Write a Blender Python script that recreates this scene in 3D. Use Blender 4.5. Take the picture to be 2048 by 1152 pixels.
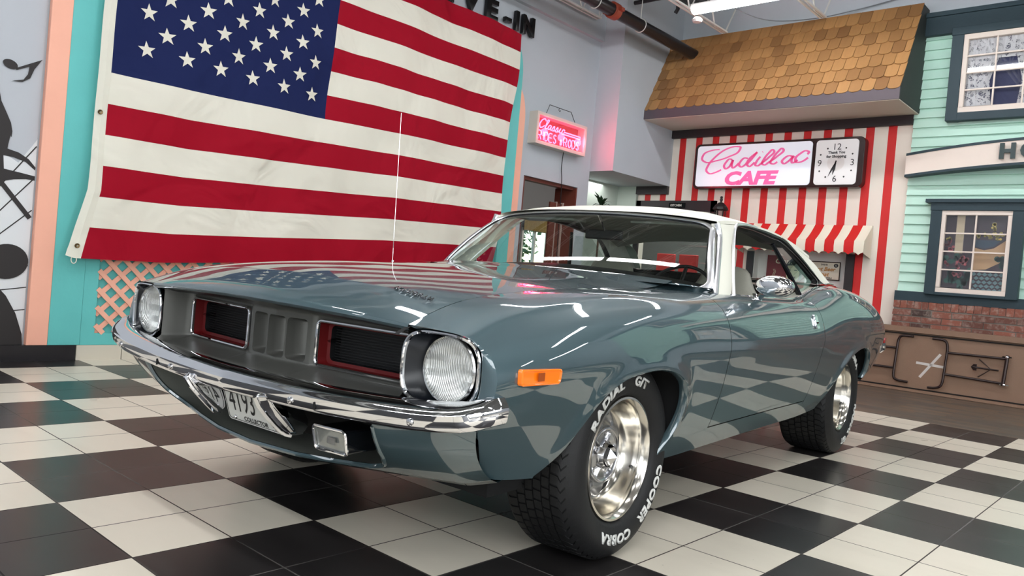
import bpy, math, random
import numpy as np
from mathutils import Vector, Matrix

random.seed(7)
rng = np.random.RandomState(7)
T = 0.307                      # one floor tile in metres
scene = bpy.context.scene
for o in list(bpy.data.objects):
    bpy.data.objects.remove(o, do_unlink=True)

EXPOSURE = 1.40
PAINT = (64, 85, 91)
LAMP_ES = 15.0
NEON_ES = 14.0
NEON_W = 1.6

# ---------------------------------------------------------------- camera
CAM_R = [[0.6646681, -0.7420300, 0.0872224],
         [0.0474359, -0.0745952, -0.9960850],
         [0.7456314, 0.6662034, -0.0143822]]      # rows: right, down, forward
CAM_C = (-3.212134, -11.338029, 2.937892)         # tiles
cam_data = bpy.data.cameras.new('camera')
cam_data.sensor_width = 36.0
cam_data.lens = 1560.7 / 2048 * 36.0
cam_data.clip_start = 0.02
cam = bpy.data.objects.new('camera', cam_data)
scene.collection.objects.link(cam)
r_, d_, f_ = [Vector(v) for v in CAM_R]
m_ = Matrix.Identity(4)
for i in range(3):
    m_[i][0] = r_[i]; m_[i][1] = -d_[i]; m_[i][2] = -f_[i]; m_[i][3] = CAM_C[i] * T
cam.matrix_world = m_
scene.camera = cam

# ---------------------------------------------------------------- world, exposure
world = bpy.data.worlds.new('world'); scene.world = world
world.use_nodes = True
bg = world.node_tree.nodes['Background']
sky = world.node_tree.nodes.new('ShaderNodeTexSky')
sky.sky_type = 'NISHITA'; sky.sun_disc = False; sky.sun_elevation = math.radians(40)
world.node_tree.links.new(sky.outputs[0], bg.inputs[0])
bg.inputs[1].default_value = 0.25
vs = scene.view_settings
vs.view_transform = 'Standard'; vs.look = 'None'; vs.gamma = 1; vs.use_curve_mapping = False
vs.exposure = EXPOSURE

# soft daylight area lamps added behind the camera; no windows built there
def area(name, loc, target, sx, sy, power, col=(1, 1, 1)):
    l = bpy.data.lights.new(name, 'AREA'); l.shape = 'RECTANGLE'; l.size = sx; l.size_y = sy
    l.energy = power; l.color = col
    o = bpy.data.objects.new(name, l); scene.collection.objects.link(o)
    o.location = [c * T for c in loc]
    v = Vector(target) - Vector(loc)
    o.rotation_euler = v.to_track_quat('-Z', 'Y').to_euler()
    return o
area('daylight', (-13.4, -12, 6.5), (8, -4, 2.0), 5.5, 3.0, 90, (0.93, 0.97, 1.0))
area('daylight', (2, -26.4, 7), (8, -4, 4.0), 8.0, 2.4, 120, (0.95, 0.98, 1.0))

# ---------------------------------------------------------------- helpers
def srgb(r, g, b):
    def c(v):
        v /= 255.0
        return v / 12.92 if v <= 0.04045 else ((v + 0.055) / 1.055) ** 2.4
    return (c(r), c(g), c(b), 1.0)

MATS = {}
def mat(name, col=(200, 200, 200), rough=0.5, metal=0.0, coat=0.0, emis=None, es=0.0,
        trans=0.0, ior=1.45, bump=0.0, bscale=50.0, spec=None, alpha=1.0, var=0.0, vscale=8.0, coat_rough=0.03):
    if name in MATS: return MATS[name]
    m = bpy.data.materials.new(name); m.use_nodes = True
    nt = m.node_tree; p = nt.nodes['Principled BSDF']
    c = srgb(*col)
    p.inputs['Base Color'].default_value = c
    p.inputs['Roughness'].default_value = rough
    p.inputs['Metallic'].default_value = metal
    p.inputs['Coat Weight'].default_value = coat
    p.inputs['Coat Roughness'].default_value = coat_rough
    p.inputs['Transmission Weight'].default_value = trans
    p.inputs['IOR'].default_value = ior
    p.inputs['Alpha'].default_value = alpha
    if spec is not None: p.inputs['Specular IOR Level'].default_value = spec
    if emis is not None:
        p.inputs['Emission Color'].default_value = srgb(*emis)
        p.inputs['Emission Strength'].default_value = es
    tc = nt.nodes.new('ShaderNodeTexCoord')
    if var > 0:
        n = nt.nodes.new('ShaderNodeTexNoise'); n.inputs['Scale'].default_value = vscale
        n.inputs['Detail'].default_value = 6
        nt.links.new(tc.outputs['Object'], n.inputs['Vector'])
        mx = nt.nodes.new('ShaderNodeMix'); mx.data_type = 'RGBA'
        mx.inputs['A'].default_value = [v * (1 - var) for v in c[:3]] + [1]
        mx.inputs['B'].default_value = [min(1, v * (1 + var)) for v in c[:3]] + [1]
        nt.links.new(n.outputs['Fac'], mx.inputs['Factor'])
        nt.links.new(mx.outputs['Result'], p.inputs['Base Color'])
    if bump > 0:
        n = nt.nodes.new('ShaderNodeTexNoise'); n.inputs['Scale'].default_value = bscale
        n.inputs['Detail'].default_value = 4
        nt.links.new(tc.outputs['Object'], n.inputs['Vector'])
        b = nt.nodes.new('ShaderNodeBump'); b.inputs['Strength'].default_value = bump
        b.inputs['Distance'].default_value = 0.01
        nt.links.new(n.outputs['Fac'], b.inputs['Height'])
        nt.links.new(b.outputs['Normal'], p.inputs['Normal'])
    MATS[name] = m
    return m

class N:
    """tiny node-graph helper"""
    def __init__(s, m): s.nt = m.node_tree
    def new(s, t, **k):
        n = s.nt.nodes.new(t)
        for a, b in k.items(): setattr(n, a, b)
        return n
    def val(s, sock, v):
        if hasattr(v, 'links') or hasattr(v, 'is_output'): s.nt.links.new(v, sock)
        else: sock.default_value = v
    def math(s, op, a, b=None, c=None):
        n = s.new('ShaderNodeMath', operation=op)
        s.val(n.inputs[0], a)
        if b is not None: s.val(n.inputs[1], b)
        if c is not None: s.val(n.inputs[2], c)
        return n.outputs[0]
    def mix(s, f, a, b):
        n = s.new('ShaderNodeMix', data_type='RGBA')
        s.val(n.inputs['Factor'], f); s.val(n.inputs['A'], a); s.val(n.inputs['B'], b)
        return n.outputs['Result']
    def noise(s, vec, scale, detail=4, rough=0.5):
        n = s.new('ShaderNodeTexNoise'); n.inputs['Scale'].default_value = scale
        n.inputs['Detail'].default_value = detail; n.inputs['Roughness'].default_value = rough
        if vec is not None: s.nt.links.new(vec, n.inputs['Vector'])
        return n.outputs['Fac']
    def ramp(s, f, a, b):
        n = s.new('ShaderNodeMapRange'); s.val(n.inputs['Value'], f)
        n.inputs['From Min'].default_value = a; n.inputs['From Max'].default_value = b
        return n.outputs['Result']

def newmat(name):
    m = bpy.data.materials.new(name); m.use_nodes = True; MATS[name] = m
    return m, N(m), m.node_tree.nodes['Principled BSDF']

class MB:
    def __init__(s): s.v = []; s.f = []; s.m = []
    def add(s, vs, fs, m=0):
        o = len(s.v); s.v.extend([tuple(map(float, v)) for v in vs])
        s.f.extend([tuple(i + o for i in f) for f in fs]); s.m.extend([m] * len(fs))
    def box(s, x, y, z, m=0, M=None):
        vs = [(a, b, c) for a in x for b in y for c in z]
        if M is not None: vs = [tuple(M @ Vector(v)) for v in vs]
        s.add(vs, [(0, 1, 3, 2), (4, 6, 7, 5), (0, 4, 5, 1), (2, 3, 7, 6), (0, 2, 6, 4), (1, 5, 7, 3)], m)
    def tube(s, pts, r, n=8, closed=False, m=0, cap=True):
        pts = [Vector(p) for p in pts]; L = len(pts)
        rs = r if hasattr(r, '__len__') else [r] * L
        tang = []
        for i in range(L):
            a = pts[(i - 1) % L] if (closed or i > 0) else pts[i]
            b = pts[(i + 1) % L] if (closed or i < L - 1) else pts[i]
            t = (b - a); tang.append(t.normalized() if t.length > 1e-9 else Vector((0, 0, 1)))
        u = tang[0].orthogonal().normalized(); vs = []
        for i in range(L):
            t = tang[i]; u = (u - t * u.dot(t))
            u = u.normalized() if u.length > 1e-6 else t.orthogonal().normalized()
            w = t.cross(u)
            for k in range(n):
                a = 2 * math.pi * k / n
                vs.append(pts[i] + (u * math.cos(a) + w * math.sin(a)) * rs[i])
        fs = []
        for i in range(L if closed else L - 1):
            j = (i + 1) % L
            for k in range(n):
                k2 = (k + 1) % n
                fs.append((i * n + k, i * n + k2, j * n + k2, j * n + k))
        if cap and not closed:
            fs.append(tuple(range(n))[::-1]); fs.append(tuple((L - 1) * n + k for k in range(n)))
        s.add(vs, fs, m)
    def grid(s, P, m=0, closed_u=False, mfun=None):
        nu, nv = len(P), len(P[0]); vs = [p for row in P for p in row]; o = len(s.v)
        s.v.extend([tuple(map(float, v)) for v in vs])
        for i in range(nu if closed_u else nu - 1):
            j = (i + 1) % nu
            for k in range(nv - 1):
                s.f.append((o + i * nv + k, o + j * nv + k, o + j * nv + k + 1, o + i * nv + k + 1))
                s.m.append(mfun(i, k) if mfun else m)
    def lathe(s, prof, c, axis, n=48, m=0, a0=0, a1=2 * math.pi):
        c = Vector(c); ax = Vector(axis).normalized(); u = ax.orthogonal().normalized(); w = ax.cross(u)
        full = abs(a1 - a0 - 2 * math.pi) < 1e-6
        P = []
        for i in range(n if full else n + 1):
            a = a0 + (a1 - a0) * i / n
            d = u * math.cos(a) + w * math.sin(a)
            P.append([c + d * r + ax * h for r, h in prof])
        s.grid(P, m, closed_u=full)
    def prism(s, poly, o, ux, uy, uz, m=0, msides=None):
        o, ux, uy, uz = map(Vector, (o, ux, uy, uz)); n = len(poly)
        a = [o + ux * p[0] + uy * p[1] for p in poly]; b = [p + uz for p in a]
        s.add(a + b, [tuple(range(n))[::-1], tuple(range(n, 2 * n))], m)
        s.add(a + b, [(i, (i + 1) % n, (i + 1) % n + n, i + n) for i in range(n)], m if msides is None else msides)
    def sphere(s, c, r, nu=24, nv=14, m=0, sc=(1, 1, 1)):
        P = [[(c[0] + sc[0] * r * math.sin(math.pi * k / nv) * math.cos(2 * math.pi * i / nu),
               c[1] + sc[1] * r * math.sin(math.pi * k / nv) * math.sin(2 * math.pi * i / nu),
               c[2] + sc[2] * r * math.cos(math.pi * k / nv)) for k in range(nv + 1)] for i in range(nu)]
        s.grid(P, m, closed_u=True)

def link(o): scene.collection.objects.link(o)

def build(name, mb, mats, parent=None, scale=1.0, angle=35, bevel=0.0, bseg=2, weld=True, rot=None, recalc=True):
    me = bpy.data.meshes.new(name)
    me.from_pydata([(v[0] * scale, v[1] * scale, v[2] * scale) for v in mb.v], [], mb.f)
    if not isinstance(mats, (list, tuple)): mats = [mats]
    for m in mats: me.materials.append(m)
    me.polygons.foreach_set('material_index', mb.m)
    import bmesh
    bm = bmesh.new(); bm.from_mesh(me)
    if weld: bmesh.ops.remove_doubles(bm, verts=bm.verts, dist=1e-5)
    if recalc: bmesh.ops.recalc_face_normals(bm, faces=bm.faces)
    bm.to_mesh(me); bm.free()
    me.polygons.foreach_set('use_smooth', [True] * len(me.polygons))
    me.set_sharp_from_angle(angle=math.radians(angle))
    me.update()
    o = bpy.data.objects.new(name, me); link(o)
    if parent is not None: o.parent = parent
    if rot is not None: o.rotation_euler = rot
    if bevel > 0:
        md = o.modifiers.new('bevel', 'BEVEL'); md.width = bevel; md.segments = bseg
        md.limit_method = 'ANGLE'; md.angle_limit = math.radians(40)
    return o

def tag(o, label, cat, group=None, kind=None):
    if label: o['label'] = label
    if cat: o['category'] = cat
    if group: o['group'] = group
    if kind: o['kind'] = kind
    return o
def struct(o):
    o['kind'] = 'structure'; return o
def empty(name, loc, label, cat, group=None, rz=0.0):
    o = bpy.data.objects.new(name, None); link(o)
    o.location = [c * T for c in loc]; o.rotation_euler = (0, 0, rz)
    o.empty_display_size = 0.1
    return tag(o, label, cat, group)

_tc = {}
def text(body, size=1.0, extrude=0.0, offset=0.0, shear=0.0, bevel=0.0, space=1.0):
    """text outlines as (verts, faces), centred in x, baseline at 0"""
    key = (body, size, extrude, offset, shear, bevel, space)
    if key in _tc: return _tc[key]
    cu = bpy.data.curves.new('lettering', 'FONT'); cu.body = body; cu.size = size
    cu.extrude = extrude; cu.offset = offset; cu.shear = shear; cu.bevel_depth = bevel
    cu.space_character = space; cu.align_x = 'CENTER'; cu.resolution_u = 3
    ob = bpy.data.objects.new('lettering', cu); link(ob)
    dg = bpy.context.evaluated_depsgraph_get(); dg.update()
    me = bpy.data.meshes.new_from_object(ob.evaluated_get(dg))
    vs = [tuple(v.co) for v in me.vertices]; fs = [tuple(p.vertices) for p in me.polygons]
    bpy.data.objects.remove(ob, do_unlink=True); bpy.data.meshes.remove(me); bpy.data.curves.remove(cu)
    _tc[key] = (vs, fs)
    return vs, fs

def put_text(mb, body, o, ux, uy, un, size, m=0, sx=1.0, **k):
    vs, fs = text(body, size, **k)
    o, ux, uy, un = map(Vector, (o, ux, uy, un))
    mb.add([o + ux * v[0] * sx + uy * v[1] + un * v[2] for v in vs], fs, m)

def hermite(xs, P, x):
    """non-uniform cubic interpolation; P (n, ...) ; x scalar array"""
    xs = np.asarray(xs, float); P = np.asarray(P, float); x = np.asarray(x, float)
    n = len(xs); sh = (-1,) + (1,) * (P.ndim - 1)
    d = (P[1:] - P[:-1]) / np.diff(xs).reshape(sh)
    m = np.zeros_like(P)
    h = np.diff(xs)
    for i in range(1, n - 1):
        m[i] = (d[i - 1] * h[i] + d[i] * h[i - 1]) / (h[i] + h[i - 1])
    m[0] = d[0] if n < 3 else (1.5 * d[0] - 0.5 * m[1]); m[-1] = d[-1] if n < 3 else (1.5 * d[-1] - 0.5 * m[-2])
    i = np.clip(np.searchsorted(xs, x) - 1, 0, n - 2)
    t = ((x - xs[i]) / h[i]).reshape((-1,) + (1,) * (P.ndim - 1)); hh = h[i].reshape(t.shape)
    return ((2 * t**3 - 3 * t**2 + 1) * P[i] + (t**3 - 2 * t**2 + t) * hh * m[i]
            + (-2 * t**3 + 3 * t**2) * P[i + 1] + (t**3 - t**2) * hh * m[i + 1])

def dense(poly, n=12, closed=True):
    """densify and smooth a polyline (hermite through points)"""
    P = np.array(poly, float)
    if closed: P = np.vstack([P, P[:1]])
    s = np.r_[0, np.cumsum(np.linalg.norm(np.diff(P, axis=0), axis=1))]
    t = np.linspace(0, s[-1], n * (len(P) - 1) + 1)
    return hermite(s, P, t)
def straight(poly, step):
    out = []
    n = len(poly)
    for i in range(n):
        a = np.array(poly[i], float); b = np.array(poly[(i + 1) % n], float)
        k = max(1, int(np.linalg.norm(b - a) / step))
        out += [a + (b - a) * j / k for j in range(k)]
    return np.array(out)

def rrect(cx, cy, hw, hh, r, n=6):
    out = []
    for (sx, sy, a0) in ((1, 1, 0), (-1, 1, 90), (-1, -1, 180), (1, -1, 270)):
        for i in range(n + 1):
            a = math.radians(a0 + 90 * i / n)
            out.append((cx + sx * (hw - r) + r * math.cos(a), cy + sy * (hh - r) + r * math.sin(a)))
    return out
def superell(cx, cy, hw, hh, p=3.2, n=64):
    out = []
    for i in range(n):
        a = 2 * math.pi * i / n; c, s = math.cos(a), math.sin(a)
        out.append((cx + hw * math.copysign(abs(c) ** (2 / p), c), cy + hh * math.copysign(abs(s) ** (2 / p), s)))
    return out

def pip(px, py, poly):
    inside = np.zeros(px.shape, bool); n = len(poly); j = n - 1
    for i in range(n):
        xi, yi = poly[i]; xj, yj = poly[j]
        c = ((yi > py) != (yj > py)) & (px < (xj - xi) * (py - yi) / ((yj - yi) or 1e-12) + xi)
        inside ^= c; j = i
    return inside

def cutpatch(mb, f, a0, a1, na, b0, b1, nb, outer=None, holes=(), m=0, flip=False):
    """regular grid in (a,b), trimmed to outer minus holes by snapping to the outlines, mapped by f(a,b)->Nx3"""
    A, B = np.meshgrid(np.linspace(a0, a1, na + 1), np.linspace(b0, b1, nb + 1), indexing='ij')
    A = A.ravel(); B = B.ravel(); da = (a1 - a0) / na; db = (b1 - b0) / nb
    polys = [(outer, True)] if outer is not None else []
    polys += [(h, False) for h in holes]
    def valid(x, y):
        v = np.ones(x.shape, bool)
        for p, keep in polys:
            ins = pip(x, y, p)
            v &= ins if keep else ~ins
        return v
    V = valid(A, B)
    best = np.full(A.shape, 1e9); bx = A.copy(); by = B.copy()
    for p, _ in polys:
        p = np.asarray(p, float); q = np.roll(p, -1, axis=0)
        for (x0, y0), (x1, y1) in zip(p, q):
            ux, uy = (x1 - x0) / da, (y1 - y0) / db; L = ux * ux + uy * uy
            if L < 1e-14: continue
            wx, wy = (A - x0) / da, (B - y0) / db
            t = np.clip((wx * ux + wy * uy) / L, 0, 1)
            d = np.hypot(wx - t * ux, wy - t * uy); k = d < best
            best[k] = d[k]; bx[k] = x0 + t[k] * (x1 - x0); by[k] = y0 + t[k] * (y1 - y0)
    S = best < 0.52
    A2 = np.where(S, bx, A); B2 = np.where(S, by, B)
    P = f(A2, B2)
    idx = {}; vs = []; fs = []
    def g(i):
        if i not in idx: idx[i] = len(vs); vs.append(P[i])
        return idx[i]
    nbb = nb + 1
    quads = []; cx = []; cy = []
    for i in range(na):
        for k in range(nb):
            q = (i * nbb + k, (i + 1) * nbb + k, (i + 1) * nbb + k + 1, i * nbb + k + 1)
            ok = all(V[j] or S[j] for j in q)
            if not ok:
                g3 = [j for j in q if V[j] or S[j]]
                if len(g3) == 3: q = tuple(g3)
                else: continue
            quads.append(q); cx.append(sum(A2[j] for j in q) / len(q)); cy.append(sum(B2[j] for j in q) / len(q))
    if quads:
        cv = valid(np.array(cx), np.array(cy))
        for q, c in zip(quads, cv):
            if c or any(V[j] and not S[j] for j in q):
                fs.append(tuple(g(j) for j in q))
    mb.add(vs, fs, m)
    return P

# ---------------------------------------------------------------- shared materials
paint, g = MATS.get('paint'), None
paint, g, p = newmat('blue_grey_paint')
p.inputs['Base Color'].default_value = srgb(*PAINT)
p.inputs['Metallic'].default_value = 0.45; p.inputs['Roughness'].default_value = 0.42; p.inputs['Specular IOR Level'].default_value = .3
p.inputs['Coat Weight'].default_value = 1.0; p.inputs['Coat Roughness'].default_value = 0.015
p.inputs['Coat IOR'].default_value = 1.95
tcn = g.new('ShaderNodeTexCoord')
wv = g.noise(tcn.outputs['Object'], 1600, 2)
g.nt.links.new(g.mix(wv, [c * 0.85 for c in srgb(*PAINT)[:3]] + [1], [min(1, c * 1.15) for c in srgb(*PAINT)[:3]] + [1]), p.inputs['Base Color'])
chrome = mat('chrome', (225, 225, 228), 0.04, 1.0)
chrome_d = mat('satin_chrome', (190, 190, 190), 0.18, 1.0)
argent = mat('argent_grey', (88, 88, 84), 0.38, 0.35)
black_pl = mat('black_trim', (16, 17, 18), 0.4)
black_gl = mat('gloss_black', (12, 14, 17), 0.12)
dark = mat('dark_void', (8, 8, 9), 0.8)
redtrim = mat('red_trim', (92, 12, 14), 0.45)
vinyl = mat('white_vinyl', (226, 224, 210), 0.5, bump=0.25, bscale=500)
rubber = mat('tyre_rubber', (17, 17, 18), 0.6, bump=0.1, bscale=300)
white_let = mat('white_rubber_lettering', (205, 205, 200), 0.6)
polished = mat('polished_rim', (215, 210, 200), 0.16, 1.0)
steel_grey = mat('argent_wheel', (150, 150, 150), 0.25, 0.85)
def glassmat(name, tint, rough=0.0, refl=0.075):
    m = bpy.data.materials.new(name); m.use_nodes = True; nt = m.node_tree
    nt.nodes.remove(nt.nodes['Principled BSDF'])
    out = nt.nodes['Material Output']
    tr = nt.nodes.new('ShaderNodeBsdfTransparent'); tr.inputs[0].default_value = tint
    gl = nt.nodes.new('ShaderNodeBsdfGlossy'); gl.inputs['Roughness'].default_value = rough
    lw = nt.nodes.new('ShaderNodeLayerWeight'); lw.inputs[0].default_value = .5
    pw = nt.nodes.new('ShaderNodeMath'); pw.operation = 'POWER'; pw.inputs[1].default_value = 5.0
    ad = nt.nodes.new('ShaderNodeMath'); ad.operation = 'MULTIPLY_ADD'; ad.inputs[1].default_value = .90; ad.inputs[2].default_value = refl
    mx = nt.nodes.new('ShaderNodeMixShader')
    nt.links.new(lw.outputs['Facing'], pw.inputs[0]); nt.links.new(pw.outputs[0], ad.inputs[0]); nt.links.new(ad.outputs[0], mx.inputs[0])
    nt.links.new(tr.outputs[0], mx.inputs[1]); nt.links.new(gl.outputs[0], mx.inputs[2])
    nt.links.new(mx.outputs[0], out.inputs[0]); MATS[name] = m
    return m
wglass = glassmat('windscreen_glass', (0.80, 0.86, 0.83, 1))
seat_v = mat('seat_vinyl', (150, 148, 136), 0.45, bump=0.1, bscale=200)
liner = mat('headliner', (160, 160, 150), 0.85)
bright = mat('bright_trim', (238, 238, 240), 0.28, 1.0)
dash_m = mat('dash_black', (14, 14, 15), 0.45)
door_in = mat('door_trim_inner', (178, 176, 164), 0.55)


# ================================================================ ROOM (all coordinates below are in tiles)
wallm = mat('wall_grey', (178, 184, 190), 0.8, bump=0.05, bscale=60, var=.03, vscale=3)
ceil_m = mat('ceiling_deck', (104, 104, 102), 0.6, 0.2)
trimk = mat('black_wood_trim', (42, 36, 38), 0.5, var=.1)
teal_trim = mat('dark_teal_trim', (38, 58, 66), 0.55, bump=.1, bscale=40, var=.08)
mint = mat('mint_siding', (188, 224, 208), 0.55, var=.03)
cream = mat('cream_paint', (226, 212, 200), 0.55, var=.03)
white_p = mat('white_paint', (226, 222, 212), 0.5)
teal_b = mat('turquoise_board', (98, 188, 184), 0.55, bump=.12, bscale=25, var=.07, vscale=5)
pink_b = mat('pink_board', (240, 176, 152), 0.55, bump=.1, bscale=25, var=.05, vscale=5)
black_t = mat('black_tile', (40, 38, 40), 0.25)
white_t = mat('white_tile', (205, 198, 182), 0.25)

# ---- floor
fm, g, p = newmat('checker_floor')
tc = g.new('ShaderNodeTexCoord'); sp = g.new('ShaderNodeSeparateXYZ'); g.nt.links.new(tc.outputs['Object'], sp.inputs[0])
x = g.math('DIVIDE', sp.outputs['X'], T); y = g.math('DIVIDE', sp.outputs['Y'], T)
cx = g.math('FLOOR', g.math('MULTIPLY', x, .5)); cy = g.math('FLOOR', g.math('MULTIPLY', y, .5))
par = g.math('FLOORED_MODULO', g.math('ADD', cx, cy), 2.0)         # 1 -> black
fx = g.math('ABSOLUTE', g.math('SUBTRACT', g.math('FLOORED_MODULO', g.math('ADD', x, .5), 1.0), .5))
fy = g.math('ABSOLUTE', g.math('SUBTRACT', g.math('FLOORED_MODULO', g.math('ADD', y, .5), 1.0), .5))
grout = g.math('LESS_THAN', g.math('MINIMUM', fx, fy), .0085)
cell = g.new('ShaderNodeCombineXYZ'); g.nt.links.new(g.math('FLOOR', x), cell.inputs[0]); g.nt.links.new(g.math('FLOOR', y), cell.inputs[1])
wn = g.new('ShaderNodeTexWhiteNoise'); g.nt.links.new(cell.outputs[0], wn.inputs['Vector'])
mp = g.new('ShaderNodeMapping'); mp.inputs['Scale'].default_value = (2.2, .6, 1); g.nt.links.new(tc.outputs['Object'], mp.inputs[0])
dirt = g.ramp(g.noise(mp.outputs[0], 2.4, 5, .5), .48, .85)
speck = g.math('LESS_THAN', g.noise(tc.outputs['Object'], 42, 2), .24)
wcol = g.mix(g.math('MULTIPLY', wn.outputs['Value'], .6), srgb(222, 213, 196), srgb(210, 202, 185))
wcol = g.mix(g.math('MULTIPLY', dirt, .22), wcol, srgb(160, 152, 134))
wcol = g.mix(g.math('MULTIPLY', speck, .25), wcol, srgb(70, 62, 55))
bcol = g.mix(wn.outputs['Value'], srgb(33, 31, 31), srgb(43, 40, 40))
bcol = g.mix(g.math('MULTIPLY', dirt, .2), bcol, srgb(92, 88, 86))
col = g.mix(par, wcol, bcol)
gcol = g.mix(par, srgb(52, 42, 38), g.mix(g.ramp(g.noise(tc.outputs['Object'], 1.3, 2), .4, .6), srgb(20, 18, 18), srgb(92, 88, 84)))
col = g.mix(grout, col, gcol)
g.nt.links.new(col, p.inputs['Base Color'])
g.nt.links.new(g.math('ADD', g.math('MULTIPLY', g.noise(tc.outputs['Object'], 9, 4), .25), g.math('MULTIPLY', grout, .4)), p.inputs['Roughness'])
rough_base = g.math('ADD', g.math('ADD', g.math('MULTIPLY', g.noise(tc.outputs['Object'], 3, 3), .05), .26), g.math('MULTIPLY', grout, .4))
g.nt.links.new(rough_base, p.inputs['Roughness'])
bp = g.new('ShaderNodeBump'); bp.inputs['Strength'].default_value = .4; bp.inputs['Distance'].default_value = .002
g.nt.links.new(g.math('ADD', g.math('SUBTRACT', 1.0, grout), g.math('MULTIPLY', g.noise(tc.outputs['Object'], 3, 2), .04)), bp.inputs['Height'])
g.nt.links.new(bp.outputs['Normal'], p.inputs['Normal'])
p.inputs['Specular IOR Level'].default_value = .42

sm, g, p = newmat('slate_floor')
tc = g.new('ShaderNodeTexCoord')
mp = g.new('ShaderNodeMapping'); mp.inputs['Rotation'].default_value = (0, 0, math.pi / 2); g.nt.links.new(tc.outputs['Object'], mp.inputs[0])
br = g.new('ShaderNodeTexBrick'); g.nt.links.new(mp.outputs[0], br.inputs['Vector'])
br.inputs['Scale'].default_value = 1.0; br.inputs['Brick Width'].default_value = .45; br.inputs['Row Height'].default_value = .115
br.inputs['Mortar Size'].default_value = .003; br.inputs['Bias'].default_value = 0
br.inputs['Color1'].default_value = srgb(74, 66, 60); br.inputs['Color2'].default_value = srgb(116, 92, 70); br.inputs['Mortar'].default_value = srgb(60, 54, 48)
nz = g.ramp(g.noise(mp.outputs[0], 7, 6, .6), .35, .68)
g.nt.links.new(g.mix(g.math('MULTIPLY', nz, .6), br.outputs['Color'], srgb(96, 94, 90)), p.inputs['Base Color']); p.inputs['Roughness'].default_value = .4
mb = MB()
mb.add([(-14, -28, 0), (20, -28, 0), (20, 9.4, 0), (-14, 9.4, 0)], [(0, 1, 2, 3)], 0)
mb.add([(20, -28, 0), (40, -28, 0), (40, 22, 0), (20, 22, 0)], [(0, 1, 2, 3)], 1)
mb.add([(-14, 9.4, 0), (20, 9.4, 0), (20, 22, 0), (-14, 22, 0)], [(0, 1, 2, 3)], 1)
struct(build('floor', mb, [fm, sm], scale=T))

# ---- flag wall with doorway (x 19.85..23.35)
H = 16.4
mb = MB()
mb.box((-14, 19.85), (9.15, 9.6), (0, H)); mb.box((23.35, 24.1), (9.15, 9.6), (0, H)); mb.box((19.85, 23.35), (9.15, 9.6), (6.98, H))
struct(build('wall_left', mb, wallm, scale=T))
mb = MB(); mb.box((-14, 24.1), (8.95, 9.15), (13.4, H)); struct(build('trim_1', mb, wallm, scale=T))
# brown timber lining and screens inside the doorway
brown = mat('brown_timber', (104, 52, 40), .45, var=.15, vscale=6)
mb = MB(); mb.box((23.27, 23.35), (9.16, 10.3), (0, 6.95)); mb.box((19.85, 19.93), (9.16, 9.62), (0, 6.95)); mb.box((19.93, 23.27), (9.3, 9.62), (6.85, 6.98))
struct(build('door_1', mb, [brown], scale=T))
# bulkhead box, alcove
mb = MB(); mb.box((24.1, 28.8), (7.94, 10.8), (7.8, H)); struct(build('wall_bulkhead', mb, wallm, scale=T))
alc = mat('alcove_green', (176, 186, 176), .7)
mb = MB(); mb.box((24.0, 24.12), (9.6, 10.8), (0, 7.8)); mb.box((24.0, 28.8), (10.7, 10.8), (0, 7.8)); mb.box((28.62, 28.79), (9.62, 10.7), (0, 7.8)); struct(build('wall_alcove', mb, alc, scale=T))

# ---- striped cafe wall
stm, g, p = newmat('red_stripe_wall')
tc = g.new('ShaderNodeTexCoord'); sp = g.new('ShaderNodeSeparateXYZ'); g.nt.links.new(tc.outputs['Object'], sp.inputs[0])
yy = g.math('DIVIDE', sp.outputs['Y'], T)
ph = g.math('FRACT', g.math('DIVIDE', g.math('SUBTRACT', 50 * .83 + 7.58, yy), .83))
red = g.math('LESS_THAN', ph, .32 / .83)
red = g.math('MULTIPLY', red, g.math('GREATER_THAN', yy, -2.2))
nz = g.noise(tc.outputs['Object'], 3, 6)
c1 = g.mix(nz, srgb(222, 212, 198), srgb(230, 220, 208)); c2 = g.mix(nz, srgb(196, 26, 26), srgb(208, 36, 34))
g.nt.links.new(g.mix(red, c1, c2), p.inputs['Base Color']); p.inputs['Roughness'].default_value = .6
mb = MB()
def wbox(y, z, m=0, x=(28.8, 29.2)): mb.box(x, y, z, m)
wbox((9.35, 12), (0, 10.6)); wbox((5.66, 9.35), (7.0, 10.6)); wbox((3.45, 5.66), (0, 10.6))
wbox((-.42, 3.45), (0, 2.85)); wbox((-.42, 3.45), (5.05, 10.6)); wbox((-2.45, -.42), (0, 10.6))
wbox((-2.45, 12), (10.6, H), 1); wbox((-28, -2.45), (0, H), 1)
struct(build('wall_right', mb, [stm, wallm], scale=T))
mb = MB(); mb.box((28.6, 28.8), (-2.45, 7.94), (10.02, 10.42)); mb.box((28.6, 28.8), (7.94, 9.65), (7.42, 7.8)); struct(build('trim_2', mb, trimk, scale=T))
mb = MB(); mb.box((28.66, 28.8), (5.42, 5.66), (0, 7.12)); mb.box((28.66, 28.8), (5.42, 9.6), (6.62, 7.12)); mb.box((28.66, 28.8), (9.35, 9.6), (0, 7.12)); struct(build('trim_3', mb, trimk, scale=T))
# far walls of the hall, ceiling
mb = MB(); mb.box((-14.4, -14), (-28, 9.6), (0, H)); struct(build('wall_back', mb, wallm, scale=T))
mb = MB(); mb.box((-14, 29.2), (-28.4, -28), (0, H)); struct(build('wall_front', mb, wallm, scale=T))
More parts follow.
